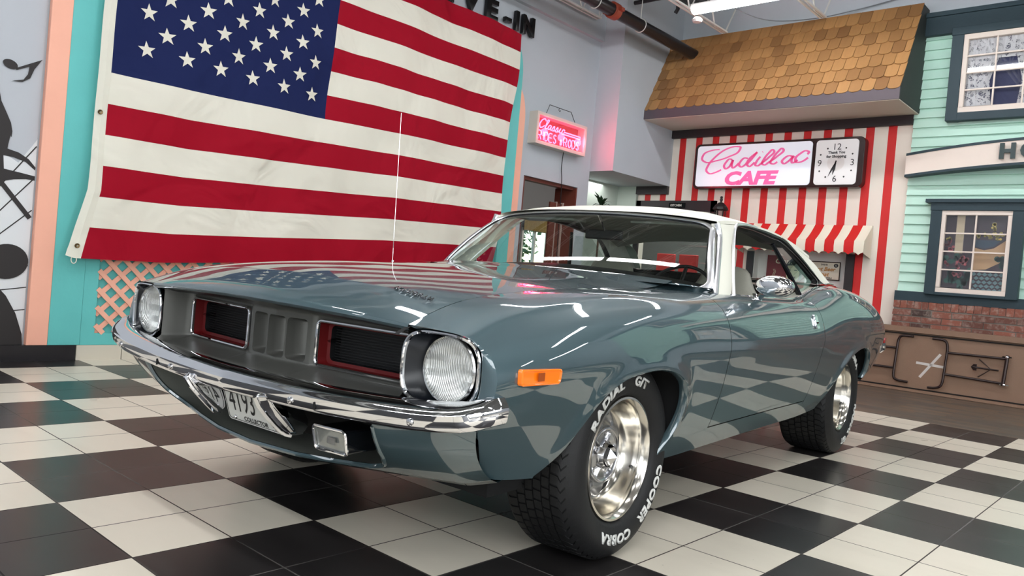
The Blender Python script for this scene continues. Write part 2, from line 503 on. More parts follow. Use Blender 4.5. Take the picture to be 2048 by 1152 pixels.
# ribbed ceiling deck
mb = MB(); n = 340; P = []
for i in range(n + 1):
    yv = -28.4 + 38 * i / n; k = i % 4; z = 16.2 + (0, 0, .14, .14)[k]
    P.append([(-14.4, yv, z), (29.2, yv, z)])
mb.grid(P); struct(build('ceiling', mb, ceil_m, scale=T, angle=20))
mb = MB(); mb.box((24.1, 40), (9.6, 22), (15.9, 16.2)); mb.box((-14, 24.1), (9.6, 22), (15.9, 16.2)); mb.box((29.2, 40), (-4, 9.6), (15.9, 16.2)); struct(build('ceiling_back', mb, wallm, scale=T))

# ---- back rooms seen through the doorways
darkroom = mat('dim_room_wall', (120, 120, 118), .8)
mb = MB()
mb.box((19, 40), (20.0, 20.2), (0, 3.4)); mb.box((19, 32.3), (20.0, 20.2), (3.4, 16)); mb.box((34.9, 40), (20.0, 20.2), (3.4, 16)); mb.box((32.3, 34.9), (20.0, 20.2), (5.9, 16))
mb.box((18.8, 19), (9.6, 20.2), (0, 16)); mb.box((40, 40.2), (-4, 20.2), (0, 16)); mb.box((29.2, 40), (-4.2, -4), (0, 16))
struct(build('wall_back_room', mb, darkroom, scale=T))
mb = MB()
for a in (32.25, 34.8): mb.box((a, a + .15), (19.9, 20.2), (3.3, 6.0))
mb.box((33.5, 33.6), (19.95, 20.15), (3.4, 5.9)); mb.box((32.3, 34.9), (19.9, 20.2), (3.3, 3.45)); mb.box((32.3, 34.9), (19.9, 20.2), (5.85, 6.0))
w3 = struct(build('window_3', mb, white_p, scale=T))
mb = MB(); mb.box((32.4, 34.8), (20.05, 20.07), (3.4, 5.9)); build('pane', mb, wglass, parent=w3, scale=T)
# tree outdoors
leafm = mat('tree_leaves', (96, 150, 70), .5); barkm = mat('bark', (80, 62, 48), .8)
tr = empty('garden_tree', (34.6, 24.5, 0), 'leafy green tree outside the small bright window beyond the left doorway', 'tree')
mb = MB(); mb.tube([(0, 0, 0), (.02, .02, .9), (-.05, 0, 1.7)], [.09, .07, .04], 8); build('trunk', mb, barkm, parent=tr)
mb = MB()
for i in range(1500):
    v = Vector(rng.normal(0, 1, 3)); v = v.normalized() * rng.uniform(.3, 1) * 1.3; c_ = Vector((v[0], v[1] * .5, 1.85 + v[2] * .9))
    a = Vector(rng.normal(0, 1, 3)).normalized() * .09; b = a.orthogonal().normalized() * .05
    mb.add([c_ - a, c_ + b, c_ + a, c_ - b], [(0, 1, 2, 3)])
build('foliage', mb, leafm, parent=tr, weld=False, recalc=False)
# golden valance above that window
mb = MB(); P = [[(32.2 + 2.9 * i / 40, 19.75 + .06 * math.sin(i * 1.3), z) for z in (5.85, 6.3, 6.9)] for i in range(41)]; mb.grid(P)
tag(build('valance', mb, mat('gold_cloth', (150, 124, 66), .7), scale=T), 'golden brown pleated valance above the small bright window beyond the doorway', 'curtain')
# wooden screens inside the left doorway
scr = empty('folding_screen', (22.45, 9.75, 0), 'dark red-brown panelled wooden screen inside the doorway under the neon sign', 'screen')
for i in range(2):
    mb = MB(); x0 = -.1 + i * .45; mb.box((x0, x0 + .41), (.05 * (i % 2), .05 * (i % 2) + .08), (0, 6.25)); build('panel', mb, brown, parent=scr, scale=T)
    mb = MB(); mb.box((x0 + .40, x0 + .45), (-.02, .12), (0, 6.3)); build('edge_post', mb, mat('pale_edge', (170, 150, 140), .4), parent=scr, scale=T)
# kitchen: counter, red chairs
ctr = empty('diner_counter', (33.4, 8.0, 0), 'pale steel counter with shelves of crockery seen through the car windows', 'counter')
mb = MB(); mb.box((0, 1.6), (-3.4, 2.6), (0, 3.3)); build('counter_body', mb, mat('counter_grey', (120, 122, 124), .4), parent=ctr, scale=T)
mb = MB(); mb.box((-.1, 1.7), (-3.5, 2.7), (3.3, 3.45)); build('counter_top', mb, mat('steel_top', (190, 190, 190), .25, .8), parent=ctr, scale=T)
for zz in (4.5, 5.4):
    mb = MB(); mb.box((1.2, 1.9), (-3.4, 2.6), (zz, zz + .08)); build('shelf', mb, MATS['steel_top'], parent=ctr, scale=T)
chv = mat('red_chair_vinyl', (190, 50, 46), .35)
def diner_chair(x, y, label):
    c = empty('diner_chair', (x, y, 0), label, 'chair', 'red diner chairs in the kitchen')
    mb = MB(); mb.box((-.55, .55), (-.55, .55), (2.65, 2.9)); build('seat', mb, chv, parent=c, scale=T, bevel=.02)
    mb = MB(); mb.box((.45, .62), (-.5, .5), (3.7, 4.75)); mb.box((.5, .6), (-.45, -.38), (2.8, 3.9)); mb.box((.5, .6), (.38, .45), (2.8, 3.9)); build('backrest', mb, chv, parent=c, scale=T, bevel=.015)
    for a in (-.45, .45):
        for b in (-.45, .45):
            mb = MB(); mb.tube([(a, b, 0), (a * .9, b * .9, 2.7)], .05, 6); build('leg', mb, chrome, parent=c, scale=T)
    c.rotation_euler = (0, 0, math.pi)
diner_chair(31.4, 9.0, 'red vinyl diner chair seen through the windscreen, the left one of two')
diner_chair(31.4, 7.75, 'red vinyl diner chair seen through the windscreen, the right one of two')

# ---- tile skirting
mb = MB()
for i in range(-7, 20):
    m = 0 if i % 2 else 1
edges = [(-14, 3.93, 0), (3.93, 5.0, 1), (5.0, 5.93, 1), (5.93, 7.9, 0), (7.9, 9.9, 1), (9.9, 11.9, 0), (11.9, 13.9, 1), (13.9, 15.9, 0), (15.9, 17.9, 1), (17.9, 19.85, 0)]
for a, b, m in edges:
    mb.box((a + .01, b - .01), (8.98, 9.15), (0, .365), m)
struct(build('baseboard_left', mb, [black_t, white_t], scale=T))
mb = MB(); mb.box((28.7, 28.8), (-28, -2.45), (0, .4)); struct(build('baseboard_right', mb, trimk, scale=T))

# ---- turquoise and pink stage front behind the flag
st = empty('stage_front', (11, 9.1, 0), 'turquoise and pink painted board frame with lattice panel behind the large flag', 'facade')
def tl(x0, x1, y0, y1, z0, z1, name, m, **k):
    mb = MB(); mb.box((x0 - 11, x1 - 11), (y0 - 9.1, y1 - 9.1), (z0, z1)); return build(name, mb, m, parent=st, scale=T, **k)
tl(2.84, 3.29, 8.965, 9.14, .37, 14.5, 'pink_post', pink_b, bevel=.004)
tl(3.29, 4.0, 8.98, 9.14, .37, 14.5, 'turquoise_board', teal_b, bevel=.003)
tl(4.0, 18.6, 8.98, 9.14, .37, .66, 'bottom_rail', teal_b); tl(4.0, 4.32, 8.98, 9.14, .66, 8.0, 'side_stile', teal_b); tl(4.0, 18.6, 9.08, 9.14, .66, 11.5, 'back_board', teal_b)
def rounded_post(x0, x1, zb, ztop, y, name, m):
    pts = [(x0, zb), (x1, zb)] + [(x0 + (x1 - x0) * math.cos(a), ztop - 1.3 + 1.3 * math.sin(a)) for a in np.linspace(0, math.pi / 2, 12)]
    mb = MB(); mb.prism(pts, (-11, y - 9.1, 0), (1, 0, 0), (0, 0, 1), (0, .1, 0)); build(name, mb, m, parent=st, scale=T)
rounded_post(18.45, 19.05, .37, 11.9, 8.95, 'turquoise_end_post', teal_b); rounded_post(18.9, 19.50, .37, 10.3, 9.04, 'pink_end_post', pink_b)
# lattice
mb = MB(); sp_ = .45
x0, x1, z0, z1 = 4.32, 16.0, .66, 3.6
for d in (1, -1):
    k = -8
    while k < 34:
        c = x0 + k * sp_ if d > 0 else x0 + k * sp_ + .2
        a = (c, z0); b = (c + d * (z1 - z0), z1)
        pts = []
        # clip against x range
        def clipx(a, b):
            (ax_, az), (bx_, bz) = a, b
            t0, t1 = 0, 1
            dx = bx_ - ax_
            for lim, sg in ((x0, 1), (x1, -1)):
                q = (lim - ax_) / dx
                if dx * sg > 0: t0 = max(t0, q)
                else: t1 = min(t1, q)
            return (t0, t1) if t1 > t0 else None
        r = clipx(a, b)
        if r:
            pa = (a[0] + (b[0] - a[0]) * r[0], z0 + (z1 - z0) * r[0]); pb = (a[0] + (b[0] - a[0]) * r[1], z0 + (z1 - z0) * r[1])
            w = .058; yf = 8.97 if d < 0 else 9.01
            dirv = np.array([pb[0] - pa[0], pb[1] - pa[1]]); dirv /= np.linalg.norm(dirv); nrm_ = np.array([-dirv[1], dirv[0]]) * w
            pl = [(pa[0] - nrm_[0], pa[1] - nrm_[1]), (pb[0] - nrm_[0], pb[1] - nrm_[1]), (pb[0] + nrm_[0], pb[1] + nrm_[1]), (pa[0] + nrm_[0], pa[1] + nrm_[1])]
            mb.prism(pl, (-11, yf - 9.1, 0), (1, 0, 0), (0, 0, 1), (0, .035, 0))
        k += 1
build('lattice', mb, pink_b, parent=st, scale=T)

# ---- flag
fred = mat('flag_red', (158, 2, 32), .75, spec=.2); fwhite = mat('flag_white', (234, 229, 214), .75, spec=.2); fblue = mat('flag_blue', (24, 34, 80), .75, spec=.2)
for m in (fred, fwhite, fblue):
    nt = m.node_tree; pb = nt.nodes['Principled BSDF']; out = nt.nodes['Material Output']
    tl_ = nt.nodes.new('ShaderNodeBsdfTranslucent'); tl_.inputs[0].default_value = pb.inputs['Base Color'].default_value
    tp = nt.nodes.new('ShaderNodeBsdfTransparent'); mx = nt.nodes.new('ShaderNodeMixShader'); mx.inputs[0].default_value = .10
    mx2 = nt.nodes.new('ShaderNodeMixShader'); mx2.inputs[0].default_value = .05 if m is fwhite else .01
    nt.links.new(pb.outputs[0], mx.inputs[1]); nt.links.new(tl_.outputs[0], mx.inputs[2])
    nt.links.new(mx.outputs[0], mx2.inputs[1]); nt.links.new(tp.outputs[0], mx2.inputs[2]); nt.links.new(mx2.outputs[0], out.inputs[0])
    tcf = nt.nodes.new('ShaderNodeTexCoord'); nzf = nt.nodes.new('ShaderNodeTexNoise'); nzf.inputs['Scale'].default_value = 1.6; nzf.inputs['Detail'].default_value = 2.5; nzf.inputs['Distortion'].default_value = 1.2
    bf = nt.nodes.new('ShaderNodeBump'); bf.inputs['Strength'].default_value = .6; bf.inputs['Distance'].default_value = .12
    nt.links.new(tcf.outputs['Object'], nzf.inputs['Vector']); nt.links.new(nzf.outputs['Fac'], bf.inputs['Height']); nt.links.new(bf.outputs['Normal'], pb.inputs['Normal'])
XL = ([12.3, 9.5, 8.72, 5.69, 4.13, 3.2, 2.76, 2.48], [4.18, 4.15, 4.14, 4.10, 4.06, 3.87, 3.79, 3.74])
def flagp(u, v, lift=0.0):
    """u 0..1 hoist to fly, v 0..1 bottom to top -> tile coordinates"""
    zb = np.interp(u, [0, .14, .3, .62, 1], [2.48, 2.52, 2.68, 3.05, 3.32]); ztp = 12.25 - .13 * u
    z = zb + (ztp - zb) * v
    zl = 2.48 + (12.25 - 2.48) * v
    xl = np.interp(-zl, [-a for a in XL[0]], XL[1]); xr = 18.62 - .45 * (1 - v) + .06 * math.sin(v * 9)
    x = xl + (xr - xl) * u
    y = 8.70 + .045 * math.sin(x * 1.1 + z * .35) + .035 * math.sin(x * 2.3 - z * 1.2) + .02 * math.sin(x * 5.1 + z * .8) * math.sin(z * .9) + .03 * math.sin(z * 2.2 + x * .4)
    y -= .10 * math.exp(-((u - .10) / .12) ** 2) * (1 - v) + .05 * math.sin(u * 3.1) * (1 - v)
    y += .12 * math.exp(-((u - 1) / .05) ** 2)
    # diagonal tension creases from the fly
    y += .030 * math.sin((x * .75 + z * .62) * 3.2) * max(0, (u - .55)) * 1.5 * (1 - abs(v - .5))
    return (x, y - lift, z)
fl = empty('flag', (11, 9.0, 0), 'huge red and white striped flag with white stars on navy, hanging on the left wall', 'flag')
o_ = lambda q: (q[0] - 11, q[1] - 9.0, q[2])
NU, NV = 150, 13 * 5; CU = .432
us_ = sorted(set(list(np.linspace(0, 1, NU)) + [CU])); vs_ = np.linspace(0, 1, NV + 1)
grid_ = [[o_(flagp(u, v)) for v in vs_] for u in us_]
def mf(want):
    mb = MB(); nv = len(vs_)
    vsx = [p for r in grid_ for p in r]; fs = []
    for i in range(len(us_) - 1):
        for k in range(NV):
            s = k // 5
            if us_[i] < CU - 1e-6 and s >= 6: c = 'b'
            else: c = 'r' if s % 2 == 0 else 'w'
            if c == want: fs.append((i * nv + k, (i + 1) * nv + k, (i + 1) * nv + k + 1, i * nv + k + 1))
    used = sorted({j for f in fs for j in f}); ix = {j: n for n, j in enumerate(used)}
    mb.add([vsx[j] for j in used], [tuple(ix[j] for j in f) for f in fs]); return mb
build('red_stripes', mf('r'), fred, parent=fl, scale=T, recalc=False)
build('white_stripes', mf('w'), fwhite, parent=fl, scale=T, recalc=False)
canton = build('canton', mf('b'), fblue, parent=fl, scale=T, recalc=False)
mb = MB()
for k in range(9):
    n_ = 6 if k % 2 == 0 else 5
    zc = 7.75 + .464 * k
    for i in range(n_):
        xc = 4.92 + .955 * i + (0 if n_ == 6 else .478)
        if n_ == 6 and k == 0 and i == 1: xc += .03
        pts = []; R_ = .225; tilt = .12
        for j in range(10):
            a = math.pi / 2 + tilt + j * math.pi / 5; r = R_ if j % 2 == 0 else R_ * .40
            zz = zc + r * math.sin(a); xx = xc + r * math.cos(a); v = (zz - 2.6) / 9.65; u = (xx - 4.15) / 14.45
            q = flagp(u, v, .015); pts.append(o_((xx, q[1], zz)))
        v = (zc - 2.6) / 9.65; u = (xc - 4.15) / 14.45; cpt = o_((xc, flagp(u, v, .03)[1], zc))
        mb.add(pts + [cpt], [(j, (j + 1) % 10, 10) for j in range(10)])
build('stars', mb, fwhite, parent=canton, scale=T, angle=180)
mb = MB(); P = []
for v in vs_:
    a = flagp(0, v); w = .26 if v > .25 else .26 + .06 * (1 - v / .25)
    P.append([o_((a[0] - w, a[1] + .03, a[2] + (.05 if v < .02 else 0))), o_((a[0] - w * .5, a[1] - .04, a[2])), o_((a[0] + .01, a[1] - .005, a[2]))])
mb.grid(P); build('heading_band', mb, fwhite, parent=fl, scale=T)
for v in (.03, .36):
    a = o_(flagp(0, v)); mb = MB(); mb.lathe([(.02, .02), (.045, .03), (.06, .01), (.055, -.01)], (a[0] - .16, a[1] - .05, a[2]), (0, -1, 0), 14)
    build('grommet', mb, mat('brass', (120, 100, 70), .35, 1.0), parent=fl, scale=T)
mb = MB(); a = o_(flagp(0, 0)); mb.tube([(a[0] - .14 + .06 * math.cos(t), a[1], a[2] - .04 + .09 * math.sin(t)) for t in np.linspace(0, 2 * math.pi, 16)[:-1]], .012, 6, closed=True); build('tie_loop', mb, fwhite, parent=fl, scale=T)

# ---- mural on the far left
mu = empty('music_mural', (2, 9.1, 0), 'white and grey mural with black silhouette, musical staff lines and notes at the left edge', 'mural')
mblack = mat('mural_black', (40, 36, 36), .6); mwhite = mat('mural_white', (214, 216, 218), .7); mgrey = mat('mural_grey', (180, 184, 190), .7)
def flat(poly, y, name, m):
    mb = MB(); mb.prism([(x_ - 2, z_) for x_, z_ in poly], (0, y - 9.1, 0), (1, 0, 0), (0, 0, 1), (0, .012, 0)); return build(name, mb, m, parent=mu, scale=T)
flat([(-10, .37), (2.80, .37), (2.80, 14), (-10, 14)], 9.13, 'grey_ground', mgrey)
flat([(-4, .37), (2.80, .37), (2.80, 5.15), (2.45, 4.55), (2.1, 4.75), (-4, 5.6)], 9.118, 'white_ground', mwhite)
flat([(-1, 6.2), (1.77, 6.19), (1.98, 6.05), (2.02, 5.87), (2.14, 5.63), (2.24, 5.42), (2.28, 5.23), (2.27, 5.10), (2.25, 5.14), (2.22, 4.95), (2.21, 4.83), (2.44, 4.78), (2.65, 4.66), (2.80, 4.49), (2.79, 4.43), (2.59, 4.59), (2.34, 4.66), (2.14, 4.67), (2.17, 4.37), (2.5, 4.33), (2.80, 4.29), (2.80, 4.19), (2.62, 4.20), (2.38, 4.16), (2.11, 4.07), (-1, 3.9)], 9.105, 'guitarist_silhouette', mblack)
mb = MB()
def band(a, b, w, y=9.1):
    a = np.array(a, float); b = np.array(b, float); d = b - a; d /= np.linalg.norm(d); nn = np.array([-d[1], d[0]]) * w
    return [tuple(a - nn), tuple(b - nn), tuple(b + nn), tuple(a + nn)]
flat(band((2.10, 4.1), (2.76, 3.31), .05), 9.1, 'note_stem', mblack)
def ell(cx_, cz_, a_, b_, rot, n=32): 
    return [(cx_ + a_ * math.cos(t) * math.cos(rot) - b_ * math.sin(t) * math.sin(rot), cz_ + a_ * math.cos(t) * math.sin(rot) + b_ * math.sin(t) * math.cos(rot)) for t in np.linspace(0, 2 * math.pi, n + 1)[:-1]]
flat(ell(2.36, 2.28, .44, .40, .2), 9.095, 'note_head', mblack)
flat([(1, .37), (2.80, .37), (2.78, .62), (2.62, 1.1), (2.40, 1.5), (2.2, 1.72), (1.6, 1.9), (1, 1.9)], 9.1, 'shoe_silhouette', mblack)
for z_a, z_b in ((1.98, 2.22), (1.50, 1.72), (1.02, 1.2)):
    mb = MB(); mb.tube([(x_ - 2, 9.112 - 9.1, z_a + (z_b - z_a) * ((x_ - 1) / 1.84) ** 1.5) for x_ in np.linspace(1, 2.80, 12)], .012, 5); build('staff_line', mb, mblack, parent=mu, scale=T)
for q in (((1.6, 3.2), (2.79, 4.98)), ((1.6, 2.7), (2.79, 4.24)), ((1.6, 2.3), (2.79, 3.50))):
    flat(band(q[0], q[1], .012), 9.108, 'staff_line', mblack)
flat(ell(2.14, 6.72, .15, .10, -.25), 9.1, 'small_note_head', mblack)
flat([(2.25, 6.66), (2.77, 6.98), (2.62, 6.72), (2.55, 6.50), (2.40, 6.38), (2.20, 6.36), (2.42, 6.44), (2.50, 6.58), (2.52, 6.76), (2.27, 6.62)], 9.1, 'small_note_flag', mblack)

# ---- wall lettering
gl = mat('gloss_black_letter', (14, 14, 15), .2)
lt = empty('wall_lettering', (17, 9.1, 12.3), 'raised gloss black capital letters on the grey wall just above the flag', 'sign')
for ch, xc, w_ in (('D', 12.75, .72), ('R', 14.1, .72), ('I', 15.05, .2), ('V', 16.02, .78), ('E', 17.08, .62), ('-', 17.96, .34), ('I', 18.46, .18), ('N', 19.12, .68)):
    zb = 12.27
    mb = MB()
    vs, fs = text(ch, .96, extrude=.07, offset=.03, bevel=.012); ww = [v[0] for v in vs]; cx_ = (max(ww) + min(ww)) / 2; sx = min(1.5, w_ / (max(ww) - min(ww)))
    mb.add([((xc - 17) + (v[0] - cx_) * sx, -.12 - v[2], (zb - 12.3) + v[1]) for v in vs], fs); build('letter', mb, gl, parent=lt, scale=T, angle=30)

# ---- neon sign
ne = empty('neon_sign', (21.6, 9.0, 8.9), 'pink-red neon sign in a white box frame, CLASSIC RIDES & RODS, on the grey wall', 'sign')
alum = mat('pale_frame', (206, 202, 192), .4, .2)
def neb(x0, x1, y0, y1, z0, z1): mb.box((x0 - 21.6, x1 - 21.6), (y0 - 9, y1 - 9), (z0 - 8.9, z1 - 8.9))
mb = MB(); X0, X1, Z0, Z1 = 19.86, 23.1, 8.25, 9.50; yf, yb = 8.72, 9.15; t_ = .13
neb(X0, X1, yf, yb, Z0, Z0 + t_); neb(X0, X1, yf, yb, Z1 - t_, Z1); neb(X0, X0 + t_, yf, yb, Z0 + t_, Z1 - t_); neb(X1 - t_, X1, yf, yb, Z0 + t_, Z1 - t_)
build('sign_box', mb, alum, parent=ne, scale=T)
mb = MB(); neb(X0 + t_, X1 - t_, yb - .06, yb - .02, Z0 + t_, Z1 - t_); build('back_plate', mb, mat('neon_back', (96, 84, 86), .25), parent=ne, scale=T)
mb = MB(); neb(X0 + t_, X1 - t_, yf + .03, yf + .035, Z0 + t_, Z1 - t_); build('front_pane', mb, glassmat('clear_pane', (.96, .96, .96, 1)), parent=ne, scale=T)
neon_m = mat('neon_red', (255, 60, 90), .3, emis=(255, 40, 70), es=NEON_ES)
STROKES = {
 'C': [[(.95,.82),(.75,1.0),(.45,.95),(.15,.6),(.1,.25),(.3,0),(.6,.05),(.9,.3)]], 'l': [[(0,.1),(.25,.6),(.35,1.0),(.2,1.0),(.1,.5),(.1,.1),(.25,0),(.4,.1)]],
 'a': [[(.5,.45),(.25,.5),(.05,.25),(.1,.02),(.3,.05),(.5,.4),(.48,.05),(.7,.05)]], 's': [[(0,.05),(.3,.5),(.4,.2),(.25,0),(.05,.03)],[ (.25,0),(.6,.1)]],
 'i': [[(0,.1),(.2,.5),(.15,.1),(.3,.02),(.45,.12)]], 'c': [[(.5,.42),(.3,.5),(.08,.25),(.2,0),(.5,.1)]],
 'R': [[(0,0),(0,1),(.45,.98),(.6,.75),(.45,.52),(.05,.5)],[(.3,.5),(.62,0)]], 'I': [[(.15,0),(.15,1)]], 'D': [[(0,0),(0,1),(.35,.97),(.6,.6),(.55,.25),(.3,.02),(0,0)]],
 'E': [[(.5,1),(0,1),(0,0),(.5,0)],[(0,.5),(.4,.5)]], 'S': [[(.5,.85),(.3,1),(.05,.85),(.1,.6),(.45,.4),(.5,.15),(.25,0),(0,.15)]], 'O': [[(.3,1),(.05,.75),(.02,.3),(.3,0),(.58,.3),(.58,.7),(.3,1)]],
 '&': [[(.5,.5),(.3,.2),(.1,.0),(0,.2),(.3,.6),(.15,.75),(.05,.55),(.4,.05)]]}
def neon_word(word, x0, z0, w, h, sh, adv, r):
    xx = x0
    for ch in word:
        if ch != ' ':
            for stv in STROKES[ch]:
                pts = dense([(xx + (px_ + sh * pz_) * w, z0 + pz_ * h) for px_, pz_ in stv], 5, False) if len(stv) > 2 else np.array([(xx + (px_ + sh * pz_) * w, z0 + pz_ * h) for px_, pz_ in stv])
                mb.tube([(a - 21.6, 8.86 - 9, b - 8.9) for a, b in pts], r, 6)
        xx += adv.get(ch, .8) * w
mb = MB(); neon_word('Classic', 20.12, 8.93, .36, .37, .35, {'C': 1.05, 'l': .5, 'a': .72, 's': .62, 'i': .48, 'c': .6}, .022)
mb.tube([(21.75 - 21.6, -.14, 9.02 - 8.9), (22.85 - 21.6, -.14, 9.02 - 8.9)], .024, 6); mb.tube([(21.75 - 21.6, -.14, 8.93 - 8.9), (22.85 - 21.6, -.14, 8.93 - 8.9), (22.85 - 21.6, -.14, 9.02 - 8.9)], .024, 6)
build('neon_script', mb, neon_m, parent=ne, scale=T)
for wd_, x_, s_ in (('RIDES', 20.15, .30), ('&', 21.55, .26), ('RODS', 21.80, .30)):
    mb = MB(); neon_word(wd_, x_, 8.46, s_, s_ + .04, 0, {'I': .5, 'R': .95, 'D': .9, 'E': .85, 'S': .9, 'O': .92}, .020); build('neon_word', mb, neon_m, parent=ne, scale=T)
mb = MB(); mb.tube([(20.55 - 21.6, -.1, 9.5 - 8.9), (20.75 - 21.6, -.1, 9.93 - 8.9), (22.15 - 21.6, -.1, 9.93 - 8.9), (22.5 - 21.6, -.1, 9.5 - 8.9)], .015, 6); mb.tube([(21.4 - 21.6 + .06 * math.cos(t), -.1, 9.86 - 8.9 + .06 * math.sin(t)) for t in np.linspace(1.6, 6.2, 10)], .012, 5)
build('hanger_wire', mb, mat('dark_wire', (70, 70, 72), .4, .6), parent=ne, scale=T)
for gx in (20.6, 21.7, 22.8):
    nl = bpy.data.lights.new('neon_glow', 'POINT'); nl.shadow_soft_size = .06; nl.energy = NEON_W; nl.color = (1, .10, .20)
    no = bpy.data.objects.new('neon_glow', nl); link(no); no.location = (gx * T, 8.60 * T, 8.80 * T)
# cable hanging from the sign
cb = [(22.0, 9.0, 8.25), (22.02, 9.05, 7.6), (22.15, 9.08, 7.1), (22.22, 9.1, 6.0), (22.3, 9.1, 3.0)]
mb = MB(); mb.tube([(a, b, c) for a, b, c in hermite(np.arange(5), np.array(cb), np.linspace(0, 4, 24))], .018, 6)
tag(build('power_cable', mb, mat('black_cable', (20, 20, 20), .5), scale=T), 'thin black power cable hanging down from the neon sign', 'cable')

# ---- shingled canopy
ca = empty('shingled_canopy', (27.5, 2.6, 10.4), 'projecting canopy roof of honey-brown scalloped wooden shingles over the striped wall', 'canopy')
co = lambda x_, y_, z_: (x_ - 27.5, y_ - 2.6, z_ - 10.4)
Y0, Y1 = -2.62, 7.94; XB, ZB, XT, ZT = 26.15, 10.80, 28.05, 14.35
mb = MB(); prof = [(28.8, 10.42), (XB + .02, 10.42), (XB + .02, ZB), (XT, ZT), (28.8, ZT)]
mb.prism([(a - 27.5, b - 10.4) for a, b in prof], (0, Y0 - 2.6, 0), (1, 0, 0), (0, 0, 1), (0, Y1 - Y0, 0)); body = build('canopy_body', mb, [mat('dark_green_side', (48, 52, 50), .6, var=.15)], parent=ca, scale=T)
mb = MB(); mb.box((28.8 - 27.5 - 2.65, 28.78 - 27.5), (Y0 + .02 - 2.6, Y1 - 2.6), (-.02, .025)); build('soffit', mb, mat('soffit_cream', (206, 196, 182), .6), parent=ca, scale=T)
mb = MB(); mb.box((XB - 27.5 - .05, XB - 27.5 + .03), (Y0 - 2.6, Y1 - 2.6), (0, .42)); build('fascia_board', mb, mat('plum_grey', (84, 74, 80), .5), parent=ca, scale=T)
shm, g, p = newmat('cedar_shingle')
tc = g.new('ShaderNodeTexCoord'); at_ = g.new('ShaderNodeAttribute', attribute_name='tone')
mp = g.new('ShaderNodeMapping'); mp.inputs['Scale'].default_value = (6, 40, 3); g.nt.links.new(tc.outputs['Object'], mp.inputs[0])
gr = g.noise(mp.outputs[0], 1.0, 5); cc_ = g.mix(at_.outputs['Fac'], srgb(126, 88, 52), srgb(190, 142, 88)); cc_ = g.mix(g.math('MULTIPLY', gr, .6), cc_, srgb(134, 96, 58))
g.nt.links.new(cc_, p.inputs['Base Color']); p.inputs['Roughness'].default_value = .6
mb = MB(); tone = []
sl = np.array([XT - XB, ZT - ZB]); SLn = np.linalg.norm(sl); sl /= SLn; nn = np.array([-sl[1], sl[0]])   # outward normal (-x,+z)
rowsn = 7; rh = SLn / rowsn; wsh = .45
for r in range(rowsn):
    base = r * rh - .06; nsh = int((Y1 - Y0) / wsh) + 2
    for i in range(nsh):
        ya = Y0 + (i - (.5 if r % 2 else 0)) * wsh + .008; yb2 = ya + wsh - .016
        ya = max(ya, Y0); yb2 = min(yb2, Y1)
        if yb2 - ya < .06: continue
        yc = (ya + yb2) / 2; hw = (yb2 - ya) / 2
        pts = [(yc + hw * math.cos(a), base + .13 - .13 * max(0, math.sin(a)) ** .7) for a in np.linspace(0, math.pi, 9)]
        pts = pts + [(ya, base + rh + .12), (yb2, base + rh + .12)]
        lift0 = .05 + rng.uniform(0, .012); vs = []
        for (yy_, ss_) in pts:
            k = (ss_ - base) / (rh + .12); off = lift0 * (1 - k) + .008
            xz = np.array([XB, ZB]) + sl * ss_ + nn * off
            vs.append(co(xz[0], yy_, xz[1]))
        n_ = len(vs); v2 = [(v[0] - nn[0] * .03, v[1], v[2] - nn[1] * .03) for v in vs]
        mb.add(vs + v2, [tuple(range(n_))] + [(j, (j + 1) % n_, (j + 1) % n_ + n_, j + n_) for j in range(n_)])
        tone += [rng.uniform(0, 1) ** (.7)] * (n_ + 1)
sh_o = build('shingles', mb, shm, parent=ca, scale=T, weld=False, angle=20)
atr = sh_o.data.attributes.new('tone', 'FLOAT', 'FACE'); atr.data.foreach_set('value', tone)

# ---- clock sign
cs = empty('clock_sign', (28.5, 2.8, 8.6), 'long illuminated cafe sign with square clock at its right end on the striped wall', 'sign')
def so(y_, z_, x_=28.35): return (x_ - 28.5, y_ - 2.8, z_ - 8.6)
brownp = mat('dark_brown_plastic', (44, 26, 24), .25)
yL, yR, zLo, zHi = 6.5, -.86, 7.62, 9.62
mb = MB(); mb.prism([(y_ - 2.8, z_ - 8.6) for y_, z_ in rrect((yL + yR) / 2, (zLo + zHi) / 2, (yL - yR) / 2, (zHi - zLo) / 2, .22, 6)], (28.38 - 28.5, 0, 0), (0, 1, 0), (0, 0, 1), (.42, 0, 0)); build('sign_case', mb, brownp, parent=cs, scale=T, bevel=.006)
litw = mat('sign_white', (226, 232, 240), .3, emis=(225, 232, 244), es=.10)
mb = MB(); mb.prism([(y_ - 2.8, z_ - 8.6) for y_, z_ in rrect((6.36 + 1.18) / 2, 8.62, (6.36 - 1.18) / 2, .90, .14, 5)], (28.345 - 28.5, 0, 0), (0, 1, 0), (0, 0, 1), (.04, 0, 0)); build('sign_panel', mb, litw, parent=cs, scale=T)
mb = MB(); mb.prism([(y_ - 2.8, z_ - 8.6) for y_, z_ in rrect((1.02 - .64) / 2, 8.62, (1.02 + .64) / 2, .90, .14, 5)], (28.345 - 28.5, 0, 0), (0, 1, 0), (0, 0, 1), (.04, 0, 0)); clk = build('clock_face', mb, mat('clock_white', (224, 224, 222), .3, emis=(225, 228, 232), es=.05), parent=cs, scale=T)
